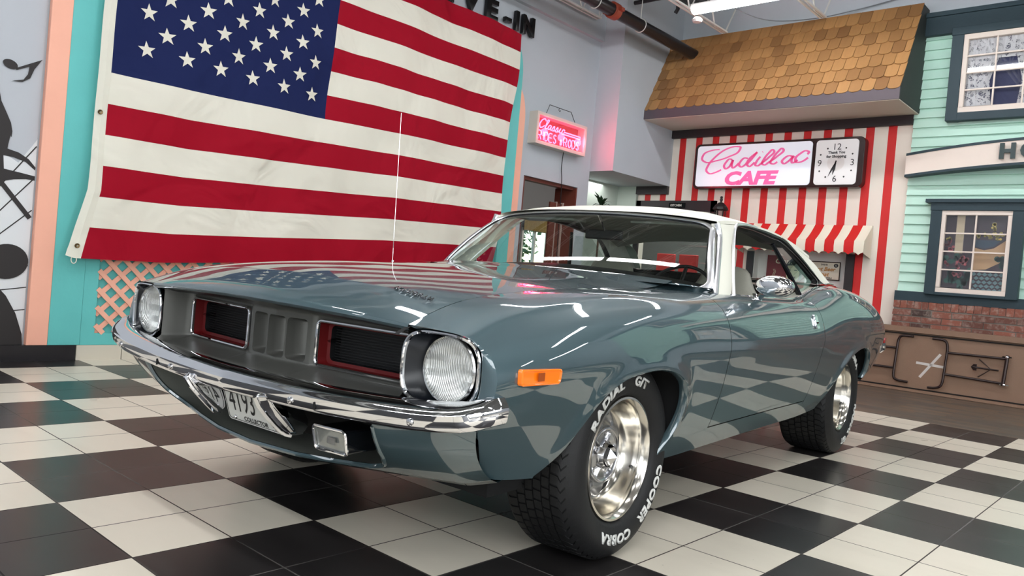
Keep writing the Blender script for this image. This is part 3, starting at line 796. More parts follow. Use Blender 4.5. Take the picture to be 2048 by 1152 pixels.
# script word: stroked ribbon; sy runs to smaller y (right in the view)
pinkm = mat('sign_pink', (236, 108, 168), .4, emis=(236, 100, 164), es=.08)
def S2W(px_, py_):
    """panel picture units -> (y,z); panel 1290x480 units"""
    return (6.36 - (px_ - 95) / 1290 * 5.18, 9.52 - (py_ - 145) / 485 * 1.80)
def unskew(px_, py_):
    top = 205 - (px_ - 100) / 1290 * 62
    return px_, 145 + (py_ - top) * (485 / (424 + (px_ - 100) / 1290 * 42)) 
script = [
 [(360,235),(270,245),(170,290),(155,340),(200,370),(330,355),(480,310),(590,250),(605,210),(560,203),(430,235),(310,320),(240,400),(220,460),(260,492),(330,480),(400,450)],
 [(520,345),(490,335),(450,370),(430,415),(450,440),(490,420),(530,350),(520,400),(535,430),(570,410),(600,380)],
 [(700,330),(660,325),(620,360),(605,400),(630,420),(670,400),(720,330),(800,262)],[(800,262),(740,340),(700,400),(720,415),(760,390),(780,370)],
 [(840,310),(800,365),(790,400),(810,408),(850,385)],[(858,262),(862,258)],
 [(850,385),(930,320),(985,250),(970,236),(930,270),(880,340),(865,385),(890,398),(930,375)],[(930,375),(1020,310),(1085,235),(1070,222),(1030,255),(975,330),(955,375),(985,388),(1030,365)],
 [(1190,310),(1150,300),(1110,320),(1080,365),(1100,385),(1140,365),(1200,305),(1180,350),(1190,375),(1220,365),(1245,345)],
 [(1340,285),(1355,262),(1320,248),(1270,275),(1220,330),(1225,365),(1270,368),(1320,345),(1350,320)]]
mb = MB()
for st_ in script:
    pts = [S2W(*unskew(*q)) for q in st_]; d_ = dense(pts, 6, False) if len(pts) > 2 else np.array(pts)
    n_ = len(d_); wv_ = []
    tg_ = np.gradient(d_, axis=0) if n_ > 2 else np.array([d_[1] - d_[0]] * 2); tg_ /= (np.linalg.norm(tg_, axis=1)[:, None] + 1e-9)
    A_, B_ = [], []
    for q, t_ in zip(d_, tg_):
        w = .026 + .030 * abs(t_[1]) ** 1.2; nn_ = np.array([-t_[1], t_[0]]) * w
        A_.append(so(q[0] + nn_[0], q[1] + nn_[1], 28.338)); B_.append(so(q[0] - nn_[0], q[1] - nn_[1], 28.338))
    mb.grid([A_, B_])
build('script_lettering', mb, pinkm, parent=cs, scale=T, angle=180)
mb = MB(); vs, fs = text('CAFE', .62, offset=.032, shear=.22); w_ = max(v[0] for v in vs) - min(v[0] for v in vs)
yc_, zc_ = S2W(725, 612); mb.add([so(yc_ - .0 - v[0] * (2.42 / w_), 7.80 + v[1] * 1.22, 28.336) for v in vs], fs); build('cafe_lettering', mb, pinkm, parent=cs, scale=T, angle=180)
# clock dial
inkc = mat('dial_ink', (40, 42, 44), .5); yc, zc = .19, 8.60
mb = MB()
def dial(txt, a, size, r=.64):
    vs, fs = text(txt, size); hh = max(v[1] for v in vs)
    cy_ = yc - r * math.sin(math.radians(a)); cz_ = zc + r * math.cos(math.radians(a)) - hh / 2
    mb.add([so(cy_ - v[0], cz_ + v[1], 28.338) for v in vs], fs)
for tx_, an_ in (('12', 0), ('3', 90), ('6', 180), ('9', 270)):
    mb = MB(); dial(tx_, an_, .36); build('numeral', mb, inkc, parent=clk, scale=T, angle=180)
for k in range(12):
    if k % 3:
        mb = MB(); a = math.radians(k * 30); mb.add([so(yc - .72 * math.sin(a) + .035 * math.cos(t), zc + .66 * math.cos(a) + .035 * math.sin(t), 28.338) for t in np.linspace(0, 6.283, 13)[:-1]], [tuple(range(12))]); build('hour_dot', mb, inkc, parent=clk, scale=T)
mb = MB()
vs, fs = text('Thank You', .15, offset=.006); mb.add([so(yc - v[0], 8.96 + v[1], 28.338) for v in vs], fs)
vs, fs = text('for Shopping', .15, offset=.006); mb.add([so(yc - v[0], 8.80 + v[1], 28.338) for v in vs], fs)
build('dial_wording', mb, inkc, parent=clk, scale=T, angle=180)
mb = MB(); mb.lathe([(.34, 0), (.32, .002), (.28, .001), (0, .001)], so(yc, zc, 28.344), (-1, 0, 0), 32); build('dial_boss', mb, mat('dial_ring', (222, 220, 216), .4), parent=clk, scale=T)
for a, L_, w in ((190, .50, .05), (205, .62, .035)):
    a = math.radians(a); d_ = np.array([-math.sin(a), math.cos(a)]); nn_ = np.array([-d_[1], d_[0]])
    c_ = np.array([yc, zc]); pts = [c_ - d_ * .08 - nn_ * w * .4, c_ - d_ * .08 + nn_ * w * .4, c_ + d_ * L_ * .5 + nn_ * w, c_ + d_ * L_, c_ + d_ * L_ * .5 - nn_ * w]
    mb = MB(); mb.prism([(0, 0)] and [(q[0] - 2.8, q[1] - 8.6) for q in pts], (28.318 - 28.5, 0, 0), (0, 1, 0), (0, 0, 1), (.01, 0, 0)); build('clock_hand', mb, inkc, parent=clk, scale=T)

# ---- awning over the serving hatch
aw = empty('striped_awning', (28.4, 1.3, 5.6), 'small red and white striped fabric awning with scalloped edge over the serving hatch', 'awning')
ared = mat('awning_red', (206, 26, 24), .6); awh = mat('awning_white', (232, 226, 206), .6)
ya, yb_ = -1.32, 3.95; NS = 14
mb = MB(); n_ = NS * 8; P = []
for i in range(n_ + 1):
    y_ = ya + (yb_ - ya) * i / n_; sc_ = abs(math.sin(math.pi * i / 8 / 1.0 * 1.0)) ; ph_ = (i % 16) / 16
    scal = .10 * abs(math.cos(math.pi * (i / 8.0)))
    row = []
    for k in np.linspace(0, 1, 7):
        row.append((28.78 - 28.4 - .85 * k, y_ - 1.3, 6.15 - 5.6 - .68 * k - .05 * math.sin(k * math.pi) * 1))
    row.append((27.90 - 28.4, y_ - 1.3, 5.25 - 5.6)); row.append((27.93 - 28.4, y_ - 1.3, 4.93 + scal - 5.6))
    P.append(row)
mb.grid(P, mfun=lambda i, k: 1 if ((i // 8) % 2 == 0) else 0)
for y_ in (ya, yb_):
    mb.add([(28.78 - 28.4, y_ - 1.3, 6.15 - 5.6), (27.93 - 28.4, y_ - 1.3, 5.47 - 5.6), (27.90 - 28.4, y_ - 1.3, 5.0 - 5.6), (28.78 - 28.4, y_ - 1.3, 4.85 - 5.6)], [(0, 1, 2, 3)], 1)
build('canvas', mb, [ared, awh], parent=aw, scale=T, angle=50)
mb = MB(); mb.tube([(28.0 - 28.4, ya + .03 - 1.3, 5.33 - 5.6), (28.0 - 28.4, yb_ - .03 - 1.3, 5.33 - 5.6)], .03, 6); build('frame_tube', mb, trimk, parent=aw, scale=T)
# serving hatch recess
mb = MB(); mb.box((28.72, 28.8), (3.45, 3.75), (2.5, 4.95)); mb.box((28.72, 28.8), (-.75, -.42), (2.5, 5.0)); struct(build('trim_4', mb, trimk, scale=T))
hm = mat('hatch_grey', (206, 202, 198), .6)
mb = MB(); mb.box((29.2, 29.3), (-.6, 3.6), (2.7, 5.3)); mb.box((28.8, 29.2), (-.45, -.42), (2.85, 5.05)); mb.box((28.8, 29.2), (3.42, 3.45), (2.85, 5.05)); struct(build('wall_hatch', mb, hm, scale=T))
mb = MB(); mb.box((28.6, 29.2), (-.55, 3.5), (3.28, 3.38)); tag(build('serving_shelf', mb, white_p, scale=T), 'white ledge of the serving hatch below the posters', 'shelf')
# posters
po = empty('coffee_poster', (29.15, 2.25, 4.0), 'maroon coffee poster with smiling woman and steaming cup in the hatch', 'poster')
def pl2(poly, name, m, x_=29.14, o=None, c=(29.15, 2.25, 4.0), par=None):
    mb = MB(); mb.prism([(a - c[1], b - c[2]) for a, b in poly], (x_ - c[0], 0, 0), (0, 1, 0), (0, 0, 1), (.006, 0, 0)); return build(name, mb, m, parent=par, scale=T)
pl2([(3.0, 3.42), (1.32, 3.42), (1.32, 4.84), (3.0, 4.84)], 'poster_sheet', mat('poster_maroon', (112, 28, 36), .5), 29.15, par=po)
pc_ = mat('poster_cream', (206, 206, 172), .5)
face = [(2.02, 4.50), (1.75, 4.52), (1.58, 4.38), (1.55, 4.12), (1.60, 3.92), (1.66, 3.76), (1.80, 3.66), (1.98, 3.74), (2.10, 3.92), (2.14, 4.15), (2.10, 4.36)]
pl2([(1.78, 3.7), (2.0, 3.75), (2.25, 3.55), (2.35, 3.42), (1.42, 3.42), (1.5, 3.6), (1.66, 3.75)], 'neck_and_blouse', pc_, 29.143, par=po)
pl2(face, 'painted_face', pc_, 29.14, par=po)
pl2([(2.12, 4.42), (2.05, 4.62), (1.80, 4.70), (1.50, 4.62), (1.42, 4.35), (1.46, 3.9), (1.55, 3.8), (1.56, 4.2), (1.70, 4.46), (1.95, 4.44)], 'painted_hair', inkc, 29.136, par=po)
pl2([(1.98, 3.94), (1.70, 3.98), (1.74, 3.89), (1.84, 3.85), (1.93, 3.87)], 'painted_smile', redtrim, 29.134, par=po)
for a in (1.98, 1.72): pl2([(a + .07, 4.22), (a - .06, 4.22), (a - .04, 4.27), (a + .05, 4.27)], 'painted_eye', inkc, 29.134, par=po)
pl2([(2.85, 3.85), (2.42, 3.85), (2.44, 3.60), (2.55, 3.48), (2.75, 3.48), (2.83, 3.62)], 'painted_cup', pc_, 29.14, par=po)
mb = MB(); vs, fs = text('Coffee', .42, shear=.3, offset=.004); mb.add([(29.132 - 29.15, (2.14 - v[0] * .92) - 2.25, 4.50 - 4.0 + v[1] * .8) for v in vs], fs); build('poster_lettering', mb, pc_, parent=po, scale=T, angle=180)
for dx in (0, .06):
    mb = MB(); mb.tube([(29.138 - 29.15, 2.62 + dx + .03 * math.sin(k) - 2.25, 3.9 + k * .05 - 4.0) for k in np.linspace(0, 7, 14)], .008, 4); build('painted_steam', mb, pc_, parent=po, scale=T)
pd_ = empty('drink_poster', (29.15, .3, 4.2), 'framed vintage drink sign with brown script lettering in the hatch', 'poster')
C2 = (29.15, .3, 4.2)
pl2([(1.22, 3.92), (-.10, 3.92), (-.10, 4.68), (1.22, 4.68)], 'sign_frame', brownp, 29.14, c=C2, par=pd_)
pl2([(1.18, 3.96), (-.06, 3.96), (-.06, 4.64), (1.18, 4.64)], 'sign_sheet', mat('old_paper', (206, 198, 180), .5), 29.135, c=C2, par=pd_)
om = mat('ochre_lettering', (172, 118, 50), .5)
mb = MB()
for wd, z_, s_ in (('Root Beer', 4.30, .22), ('Float', 4.08, .24)):
    vs, fs = text(wd, s_, shear=.25, offset=.006); mb.add([(29.131 - 29.15, (.60 - v[0] * 1.05) - .3, z_ - 4.2 + v[1]) for v in vs], fs)
build('script_words', mb, om, parent=pd_, scale=T, angle=180)
mb = MB()
for wd, z_, s_, yy_ in (('DRINK', 4.52, .085, .55), ('WITH A SMILE', 3.985, .085, .50)):
    vs, fs = text(wd, s_, offset=.003); mb.add([(29.131 - 29.15, (yy_ - v[0] * 1.1) - .3, z_ - 4.2 + v[1]) for v in vs], fs)
mb.add([(29.131 - 29.15, .08 + .09 * math.cos(t) - .3, 4.53 + .08 * math.sin(t) - 4.2) for t in np.linspace(0, 6.283, 17)[:-1]], [tuple(range(16))])
build('small_print', mb, inkc, parent=pd_, scale=T, angle=180)
mb = MB(); vs, fs = text('5', .11); mb.add([(29.128 - 29.15, (.08 - v[0]) - .3, 4.49 - 4.2 + v[1]) for v in vs], fs); build('price_digit', mb, white_p, parent=pd_, scale=T, angle=180)
# snack figure on the ledge
sn = empty('hot_dog_model', (28.8, .25, 3.38), 'brown and red display hot dog on the white ledge of the hatch', 'figure')
mb = MB(); mb.sphere((0, 0, .16), .30, 18, 10, sc=(.6, 1.35, .5)); build('bun', mb, mat('bun', (150, 92, 52), .5), parent=sn, scale=T)
mb = MB(); mb.tube([(-.05, .38, .24), (-.06, 0, .30), (-.05, -.36, .24)], [.07, .09, .07], 10); build('sausage', mb, mat('sausage', (150, 40, 30), .35), parent=sn, scale=T)

# ---- kitchen plate, wall lantern
mb = MB(); ks = empty('kitchen_sign', (28.62, 7.35, 6.9), 'small black door plate reading KITCHEN on the dark lintel', 'sign')
mb = MB(); mb.box((0, .03), (-.42, .42), (-.11, .11)); build('plate', mb, black_gl, parent=ks, scale=T)
mb = MB(); vs, fs = text('KITCHEN', .15, offset=.003); mb.add([(-.005, .05 - v[0] * .92, -.05 + v[1]) for v in vs], fs); build('plate_lettering', mb, white_p, parent=ks, scale=T, angle=180)
ln = empty('wall_lantern', (28.35, 5.0, 6.2), 'black coach lantern with domed cap beside the kitchen door', 'lantern')
bk = mat('lantern_black', (26, 25, 25), .4)
mb = MB(); mb.lathe([(.36, .48), (.34, .54), (.26, .66), (.12, .78), (.05, .80), (.05, .86), (.075, .90), (.06, .96), (.03, 1.0)], (0, 0, 0), (0, 0, 1), 8); mb.lathe([(.36, .48), (.26, .44), (0, .44)], (0, 0, 0), (0, 0, 1), 8); build('lantern_cap', mb, bk, parent=ln, scale=T)
mb = MB(); mb.sphere((0, 0, 1.02), .06, 10, 8); build('finial', mb, bk, parent=ln, scale=T)
mb = MB()
for k in range(6):
    a = k * math.pi / 3; mb.tube([(.24 * math.cos(a), .24 * math.sin(a), .46), (.16 * math.cos(a), .16 * math.sin(a), -.35)], .02, 5)
mb.lathe([(0, -.40), (.14, -.38), (.17, -.34), (.0, -.33)], (0, 0, 0), (0, 0, 1), 12); mb.tube([(0, 0, -.38), (.2, 0, -.5), (.42, 0, -.3)], .03, 6); build('lantern_frame', mb, bk, parent=ln, scale=T)
mb = MB(); mb.lathe([(.22, .45), (.145, -.33)], (0, 0, 0), (0, 0, 1), 6); build('lantern_glass', mb, MATS['clear_pane'], parent=ln, scale=T)

# ---- mint house front
mb = MB(); pz = .363; z = 3.70
YE = -20.0
while z < 13.28:
    zt_ = min(z + pz, 13.3); mb.add([(28.64, -2.45, z), (28.64, YE, z), (28.74, YE, zt_), (28.74, -2.45, zt_), (28.74, -2.45, z), (28.74, YE, z)], [(0, 1, 2, 3), (0, 4, 5, 1)]); mb.add([(28.64, -2.45, z), (28.74, -2.45, zt_), (28.8, -2.45, zt_), (28.8, -2.45, z)], [(0, 1, 2, 3)])
    z += pz
struct(build('wall_clapboard', mb, mint, scale=T))
def tb(name, x, y, z, m=teal_trim):
    mb = MB(); mb.box(x, y, z); return struct(build(name, mb, m, scale=T, bevel=.003))
tb('trim_5', (28.5, 28.8), (YE, -2.5), (13.28, 14.0)); tb('trim_6', (28.42, 28.8), (YE, -2.4), (13.95, 14.12))
tb('trim_7', (28.5, 28.8), (YE, -2.40), (3.33, 3.70))
# brick base
bm_, g, p = newmat('rough_brick')
at_ = g.new('ShaderNodeAttribute', attribute_name='tone'); tc = g.new('ShaderNodeTexCoord'); nz = g.noise(tc.outputs['Object'], 16, 6, .7)
c1 = g.mix(at_.outputs['Fac'], srgb(62, 46, 42), srgb(138, 82, 66)); g.nt.links.new(g.mix(g.ramp(nz, .48, .85), c1, srgb(176, 160, 148)), p.inputs['Base Color']); p.inputs['Roughness'].default_value = .85
mb = MB(); tone = []
def brick(y0, y1, z0, z1, tn, x0=28.42):
    j = lambda s: rng.uniform(-s, s)
    vs = [(x0 + j(.015), y0 + j(.012), z0 + j(.015)), (x0 + j(.015), y1 + j(.012), z0 + j(.015)), (x0 + j(.015), y1 + j(.012), z1 + j(.015)), (x0 + j(.015), y0 + j(.012), z1 + j(.015))]
    vb = [(28.7, v[1], v[2]) for v in vs]; mb.add(vs + vb, [(0, 1, 2, 3), (0, 4, 5, 1), (1, 5, 6, 2), (2, 6, 7, 3), (3, 7, 4, 0)]); tone.extend([tn] * 5)
y_ = -2.42
while y_ > -12: brick(y_, y_ - .225, 3.06, 3.33, rng.uniform(.6, 1)); y_ -= .245
for r in range(12):
    z0 = 2.80 - r * .245; y_ = -2.42 + (.35 if r % 2 else 0) * -1; first = True
    if r % 2: brick(-2.42, -2.42 - .32, z0, z0 + .205, rng.uniform(0, .8))
    while y_ > -12: brick(y_, y_ - .64, z0, z0 + .205, rng.uniform(0, .9) if rng.rand() > .3 else rng.uniform(.6, 1)); y_ -= .67
bo = struct(build('wall_brick', mb, bm_, scale=T, weld=False)); atr = bo.data.attributes.new('tone', 'FLOAT', 'FACE'); atr.data.foreach_set('value', tone)
mb = MB(); mb.box((28.46, 28.75), (-12, -2.44), (0, 3.31)); struct(build('wall_mortar', mb, mat('mortar', (132, 124, 116), .9), scale=T))

# windows
lace, g, p = newmat('lace_curtain')
tc = g.new('ShaderNodeTexCoord'); v1 = g.new('ShaderNodeTexVoronoi', feature='DISTANCE_TO_EDGE'); v1.inputs['Scale'].default_value = 16; 
nzv = g.new('ShaderNodeTexNoise'); nzv.inputs['Scale'].default_value = 10; g.nt.links.new(tc.outputs['Object'], nzv.inputs['Vector'])
mv = g.new('ShaderNodeMix', data_type='VECTOR'); mv.inputs['Factor'].default_value = .12; g.nt.links.new(tc.outputs['Object'], mv.inputs['A']); g.nt.links.new(nzv.outputs['Color'], mv.inputs['B']); g.nt.links.new(mv.outputs['Result'], v1.inputs['Vector'])
holes = g.math('GREATER_THAN', v1.outputs['Distance'], .16); fine = g.math('LESS_THAN', g.noise(tc.outputs['Object'], 120, 1), .5)
p.inputs['Base Color'].default_value = srgb(222, 222, 226); p.inputs['Roughness'].default_value = .8
g.nt.links.new(g.math('SUBTRACT', 1.0, g.math('MULTIPLY', holes, g.math('MULTIPLY', fine, .95))), p.inputs['Alpha'])
navy = mat('navy_backing', (44, 50, 92), .7)
picm, g, p = newmat('dim_backing'); p.inputs['Base Color'].default_value = srgb(58, 42, 54)
winn = [1]
def sash(name, y0, y1, z0, z1, ncol, nrow, frame_top=None, bar=.05, upper=True, shift=0.0):
    """white sash from y0 (larger) to y1"""
    mb = MB(); X = (28.36, 28.52); t = .17 if not upper else .2
    mb.box(X, (y1, y0), (z0, z0 + t)); mb.box(X, (y1, y0), (z1 - t * .9, z1)); mb.box(X, (y0 - t * .8, y0), (z0 + t, z1 - t * .9)); mb.box(X, (y1, y1 + t * .8), (z0 + t, z1 - t * .9))
    w = struct(build(name, mb, cream, scale=T, bevel=.002))
    mb = MB(); a0, a1 = y0 - t * .8, y1 + t * .8; b0, b1 = z0 + t, z1 - t * .9
    for i in range(1, ncol): yy_ = a0 + (a1 - a0) * i / ncol; mb.box((28.39, 28.46), (yy_ - bar / 2, yy_ + bar / 2), (b0, b1))
    for i in range(1, nrow): zz_ = b0 + (b1 - b0) * i / nrow; mb.box((28.38, 28.45), (a1, a0), (zz_ - bar / 2, zz_ + bar / 2))
    build('glazing_bars', mb, cream, parent=w, scale=T)
    mb = MB(); mb.box((28.455, 28.46), (a1, a0), (b0, b1)); build('pane', mb, MATS['clear_pane'], parent=w, scale=T)
    return w, a0, a1, b0, b1
def casing(name, y0, y1, z0, z1, yo, zo, zt):
    mb = MB(); X = (28.32, 28.66)
    mb.box(X, (y0, y0 + yo), (z0 - zo, z1)); mb.box(X, (y1 - yo, y1), (z0 - zo, z1)); mb.box((28.30, 28.66), (y1 - yo - .02, y0 + yo + .02), (z1, z1 + zt)); mb.box(X, (y1, y0), (z0 - zo, z0))
    return struct(build(name, mb, teal_trim, scale=T, bevel=.003))
for k, sh in enumerate((0, -8.6)):
    if k == 0 or True:
        w, a0, a1, b0, b1 = sash('window_%d' % (1 if k == 0 else 4), -3.98 + sh, -7.0 + sh, 10.28, 13.12, 3, 4, upper=True)
        mb = MB(); mb.box((28.61, 28.63), (a1 - .1, a0 + .1), (b0 - .1, b1 + .1)); build('backing', mb, navy, parent=w, scale=T)
        casing('trim_%d' % (8 + k), -3.98 + sh, -7.0 + sh, 10.28, 13.12, .38, .28, .28)
        # lace: short valance and two tied-back curtains
        def curtain(ytop0, ytop1, ywaist, zt_, zw, zb_, lab, out_sign):
            mb = MB(); P = []
            n_ = 40
            for i in range(n_ + 1):
                f = i / n_; row = []
                for zz_ in np.linspace(zt_, zb_, 16):
                    kk = np.interp(-zz_, [-zt_, -zw, -zb_], [0, 1, .75]); yy_ = (ytop0 + (ytop1 - ytop0) * f) * (1 - kk * .0); inner = ytop1 + (ywaist - ytop1) * kk
                    yy_ = ytop0 + (inner - ytop0) * f
                    row.append((28.575 + .02 * math.sin(f * 34), yy_, zz_))
                P.append(row)
            mb.grid(P); return tag(build('lace_curtain', mb, lace, scale=T), lab, 'curtain', None)
        if k == 0:
            curtain(a0 + .05, a0 - 1.18, a0 - .72, b1, 11.4, b0, 'white lace curtain tied back on the left side of the upper window', 1)
            curtain(a1 - .05, a0 - 1.30, a0 - 1.72, b1, 11.4, b0, 'white lace curtain tied back on the right side of the upper window', -1)
            mb = MB(); P = [[(28.53 + .015 * math.sin(i * .9), a0 + .05 - (a0 - a1 + .1) * i / 80, z_) for z_ in (b1, b1 - .4, b1 - .75)] for i in range(81)]; mb.grid(P); tag(build('lace_valance', mb, lace, scale=T), 'short lace valance across the top of the upper window', 'curtain')
    w, a0, a1, b0, b1 = sash('window_%d' % (2 if k == 0 else 5), -3.80 + sh, -6.02 + sh, 3.74, 6.72, 2, 4, upper=False)
    casing('trim_%d' % (10 + k), -3.80 + sh, -6.02 + sh, 3.74, 6.72, .36, .1, .30)
    mb = MB(); mb.box((28.20, 28.7), (-6.55 + sh, -3.25 + sh), (7.0, 7.13)); struct(build('trim_%d' % (12 + k), mb, teal_trim, scale=T))
    # painted garden-room picture behind the lower window
    pic = empty('window_picture', (28.7, -4.9 + sh, 5.2), 'painted garden room picture with flowers and round table behind the lower window' if k == 0 else 'painted garden room picture behind the farther lower window', 'picture')
    C3 = (28.7, -4.9 + sh, 5.2); s3 = lambda pts: [(a + sh, b) for a, b in pts]
    pl2(s3([(-3.85, 3.8), (-6.0, 3.8), (-6.0, 6.7), (-3.85, 6.7)]), 'dark_ground', picm, 28.62, c=C3, par=pic)
    pl2(s3([(-4.26, 6.6), (-4.52, 6.6), (-4.52, 5.2), (-4.26, 5.2)]), 'painted_post', mat('pic_cream', (206, 190, 160), .6), 28.612, c=C3, par=pic)
    pl2(s3([(-4.9, 5.42), (-5.2, 5.34), (-5.5, 5.42), (-5.9, 5.75), (-5.9, 5.25), (-5.7, 4.9), (-5.3, 4.66), (-4.9, 4.62)]), 'painted_table', mat('pic_table', (198, 160, 118), .6), 28.61, c=C3, par=pic)
    pl2(s3([(-4.9, 5.70), (-5.7, 5.70), (-5.5, 5.48), (-5.2, 5.40), (-4.9, 5.46)]), 'painted_bowl', mat('pic_blue', (52, 70, 90), .6), 28.605, c=C3, par=pic)
    mb = MB(); mb2 = MB()
    for i in range(7):
        for j in range(5):
            ca_, cb_ = -4.95 - i * .17 - (j % 2) * .085, 3.92 + j * .14
            mb.prism([(ca_ + .085 + sh - C3[1], cb_ - C3[2]), (ca_ + sh - C3[1], cb_ - .07 - C3[2]), (ca_ - .085 + sh - C3[1], cb_ - C3[2]), (ca_ + sh - C3[1], cb_ + .07 - C3[2])], (28.608 - C3[0], 0, 0), (0, 1, 0), (0, 0, 1), (.004, 0, 0))
    build('painted_floor_tiles', mb, mat('pic_teal', (110, 144, 150), .6), parent=pic, scale=T)
    for nm, cl, spots, r_ in (('painted_pink_flowers', (176, 92, 100), [(-4.0, 5.45), (-4.15, 5.38), (-4.1, 5.6), (-4.45, 4.9), (-4.6, 4.85), (-4.55, 5.02), (-4.7, 4.98), (-4.4, 4.72), (-4.05, 4.8), (-4.35, 4.45), (-4.5, 4.4)], .085),
                              ('painted_yellow_flowers', (220, 200, 110), [(-5.0, 5.85), (-5.2, 5.9), (-5.35, 5.82), (-5.5, 5.9), (-5.62, 5.8), (-5.7, 5.92), (-5.45, 6.1), (-5.45, 6.25), (-4.05, 5.7)], .075),
                              ('painted_leaves', (44, 92, 84), [(-4.0, 4.9), (-4.2, 4.6), (-4.4, 4.3), (-4.6, 4.2), (-4.15, 4.25), (-4.7, 4.5), (-4.3, 5.0), (-5.85, 4.9), (-5.75, 5.05), (-4.55, 4.05)], .16)):
        mb = MB()
        for (a, b) in spots:
            for q in range(5):
                aa = a + rng.uniform(-r_, r_) * .8; bb = b + rng.uniform(-r_, r_) * .8
                mb.prism([(aa + sh - C3[1] + r_ * .6 * math.cos(t), bb - C3[2] + r_ * .6 * math.sin(t)) for t in np.linspace(0, 6.283, 9)[:-1]], (28.60 - C3[0] + (.004 if nm == 'painted_leaves' else 0), 0, 0), (0, 1, 0), (0, 0, 1), (.002, 0, 0))
        build(nm, mb, mat(nm, cl, .6), parent=pic, scale=T)

# curved name band
hb = empty('name_band', (28.4, -8, 8.4), 'cream curved sign band with dark trim and letters HO across the mint house', 'sign')
def zband(y_):
    d = (-8.5 - y_) / 6.1; return .42 * (1 - d * d)
ysb = np.linspace(-2.42, -14.6, 50)
mb = MB()
A_ = [(28.28 - 28.4 - .35 * math.cos((y_ + 8.5) / 6.2 * 1.5) * .0, y_ + 8, 8.02 + zband(y_) * .9 - 8.4) for y_ in ysb]; B_ = [(a[0], a[1], 8.80 + zband(y_) - 8.4) for a, y_ in zip(A_, ysb)]
xo = lambda y_: 28.30 - .35 * max(0, math.sin((-2.42 - y_) / 12.2 * math.pi)) ** .8 - 28.4
A_ = [(xo(y_), y_ + 8, 8.0 + zband(y_) * .85 - 8.4) for y_ in ysb]; B_ = [(xo(y_), y_ + 8, 8.80 + zband(y_) - 8.4) for y_ in ysb]
A0 = [(.23, a[1], a[2]) for a in A_]; B0 = [(.23, b[1], b[2]) for b in B_]
mb.grid([A0, A_, B_, B0]); mb.add([A0[0], A_[0], B_[0], B0[0]], [(0, 1, 2, 3)]); build('band_face', mb, cream, parent=hb, scale=T, angle=30)
for L_ in (A_, B_):
    mb = MB(); mb.grid([[(a[0] - .03, a[1], a[2] - .045) for a in L_], [(a[0] - .03, a[1], a[2] + .045) for a in L_], [(.23, a[1], a[2] + .045) for a in L_]]); mb.grid([[(a[0] - .03, a[1], a[2] - .045) for a in L_], [(.23, a[1], a[2] - .045) for a in L_]]); build('band_edge', mb, teal_trim, parent=hb, scale=T)
for ch, yc_ in (('H', -5.75), ('O', -6.42)):
    vs, fs = text(ch, .70, extrude=.04, offset=.035); mb = MB(); cxm = (max(v[0] for v in vs) + min(v[0] for v in vs)) / 2
    mb.add([(xo(yc_) - .10 - v[2], yc_ + 8 - (v[0] - cxm) * 1.0, 8.50 - 8.4 + v[1]) for v in vs], fs); build('band_letter', mb, mat('dark_green_letter', (22, 46, 46), .35), parent=hb, scale=T)

# ---- folded table leaning against the brick
tbm = mat('hardboard_brown', (128, 100, 80), .55, bump=.15, bscale=120, var=.06, vscale=10)
ta = empty('folding_table', (27.98, -3.5, 0), 'brown folding table on its side leaning against the brick base, legs folded', 'table')
tilt = Matrix.Rotation(math.atan2(.26, 2.3), 4, 'Y')
def TW(y_, s, d=0.0):     # s along the leaning board, d out towards the room
    v = tilt @ Vector((-d, 0, s)); return (v[0] - .0 + .10, y_ + 3.5, v[2])
def tbox(y0, y1, s0, s1, d0, d1, name, m, **k):
    mb = MB(); vs = [TW(y_, s, d) for y_ in (y0, y1) for s in (s0, s1) for d in (d0, d1)]
    mb.add(vs, [(0, 1, 3, 2), (4, 6, 7, 5), (0, 4, 5, 1), (2, 3, 7, 6), (0, 2, 6, 4), (1, 5, 7, 3)]); return build(name, mb, m, parent=ta, scale=T, **k)
tbox(-8.5, .6, .02, 2.36, -.06, 0, 'table_top', tbm); rim_m = mat('table_edge_brown', (92, 62, 48), .5)
tbox(-8.5, .6, 2.18, 2.38, 0, .12, 'top_rail', tbm); tbox(-8.5, .6, 2.30, 2.40, -.08, .0, 'edge_strip', rim_m); tbox(-8.5, .6, .0, .10, 0, .12, 'bottom_rail', tbm); tbox(-8.5, .6, .12, .16, 0, .05, 'rail_shade_strip', dark); tbox(-8.5, .6, 2.10, 2.14, 0, .05, 'rail_shade_strip', dark)  # solid dark strips beside the rails stand in for their shade
pipe_m = mat('brown_steel_tube', (44, 32, 30), .3, .5)
def tt(pts, name, r=.045, m=pipe_m):
    mb = MB(); mb.tube([TW(a, b, c) for a, b, c in pts], r, 8); return build(name, mb, m, parent=ta, scale=T)
def arc(pts): return [tuple(q) for q in hermite(np.arange(len(pts)), np.array(pts), np.linspace(0, len(pts) - 1, 6 * len(pts)))]
D = .14
tt([(-3.3, 2.03, D)] + arc([(-3.1, 2.03, D), (-2.85, 1.98, D), (-2.78, 1.72, D)]) + arc([(-2.76, .66, D), (-2.80, .43, D), (-3.0, .35, D)]) + [(-3.28, .34, D)], 'leg')
tt([(-3.93, 2.03, D)] + arc([(-4.15, 2.03, D), (-4.38, 1.96, D), (-4.45, 1.68, D)]) + arc([(-4.42, .62, D), (-4.36, .36, D), (-4.15, .26, D)]) + [(-3.95, .25, D)], 'leg')
tt([(-4.45, 1.58, D), (-6.3, 1.60, D)], 'leg_brace'); tt([(-4.42, .80, D), (-6.25, .74, D)], 'leg_brace'); tt([(-6.3, 1.72, D), (-6.25, .66, D)], 'leg_pivot', .06)
tt([(-2.74, 1.55, D), (.3, 1.50, D)], 'leg_brace'); tt([(-2.74, .80, D), (.3, .78, D)], 'leg_brace')
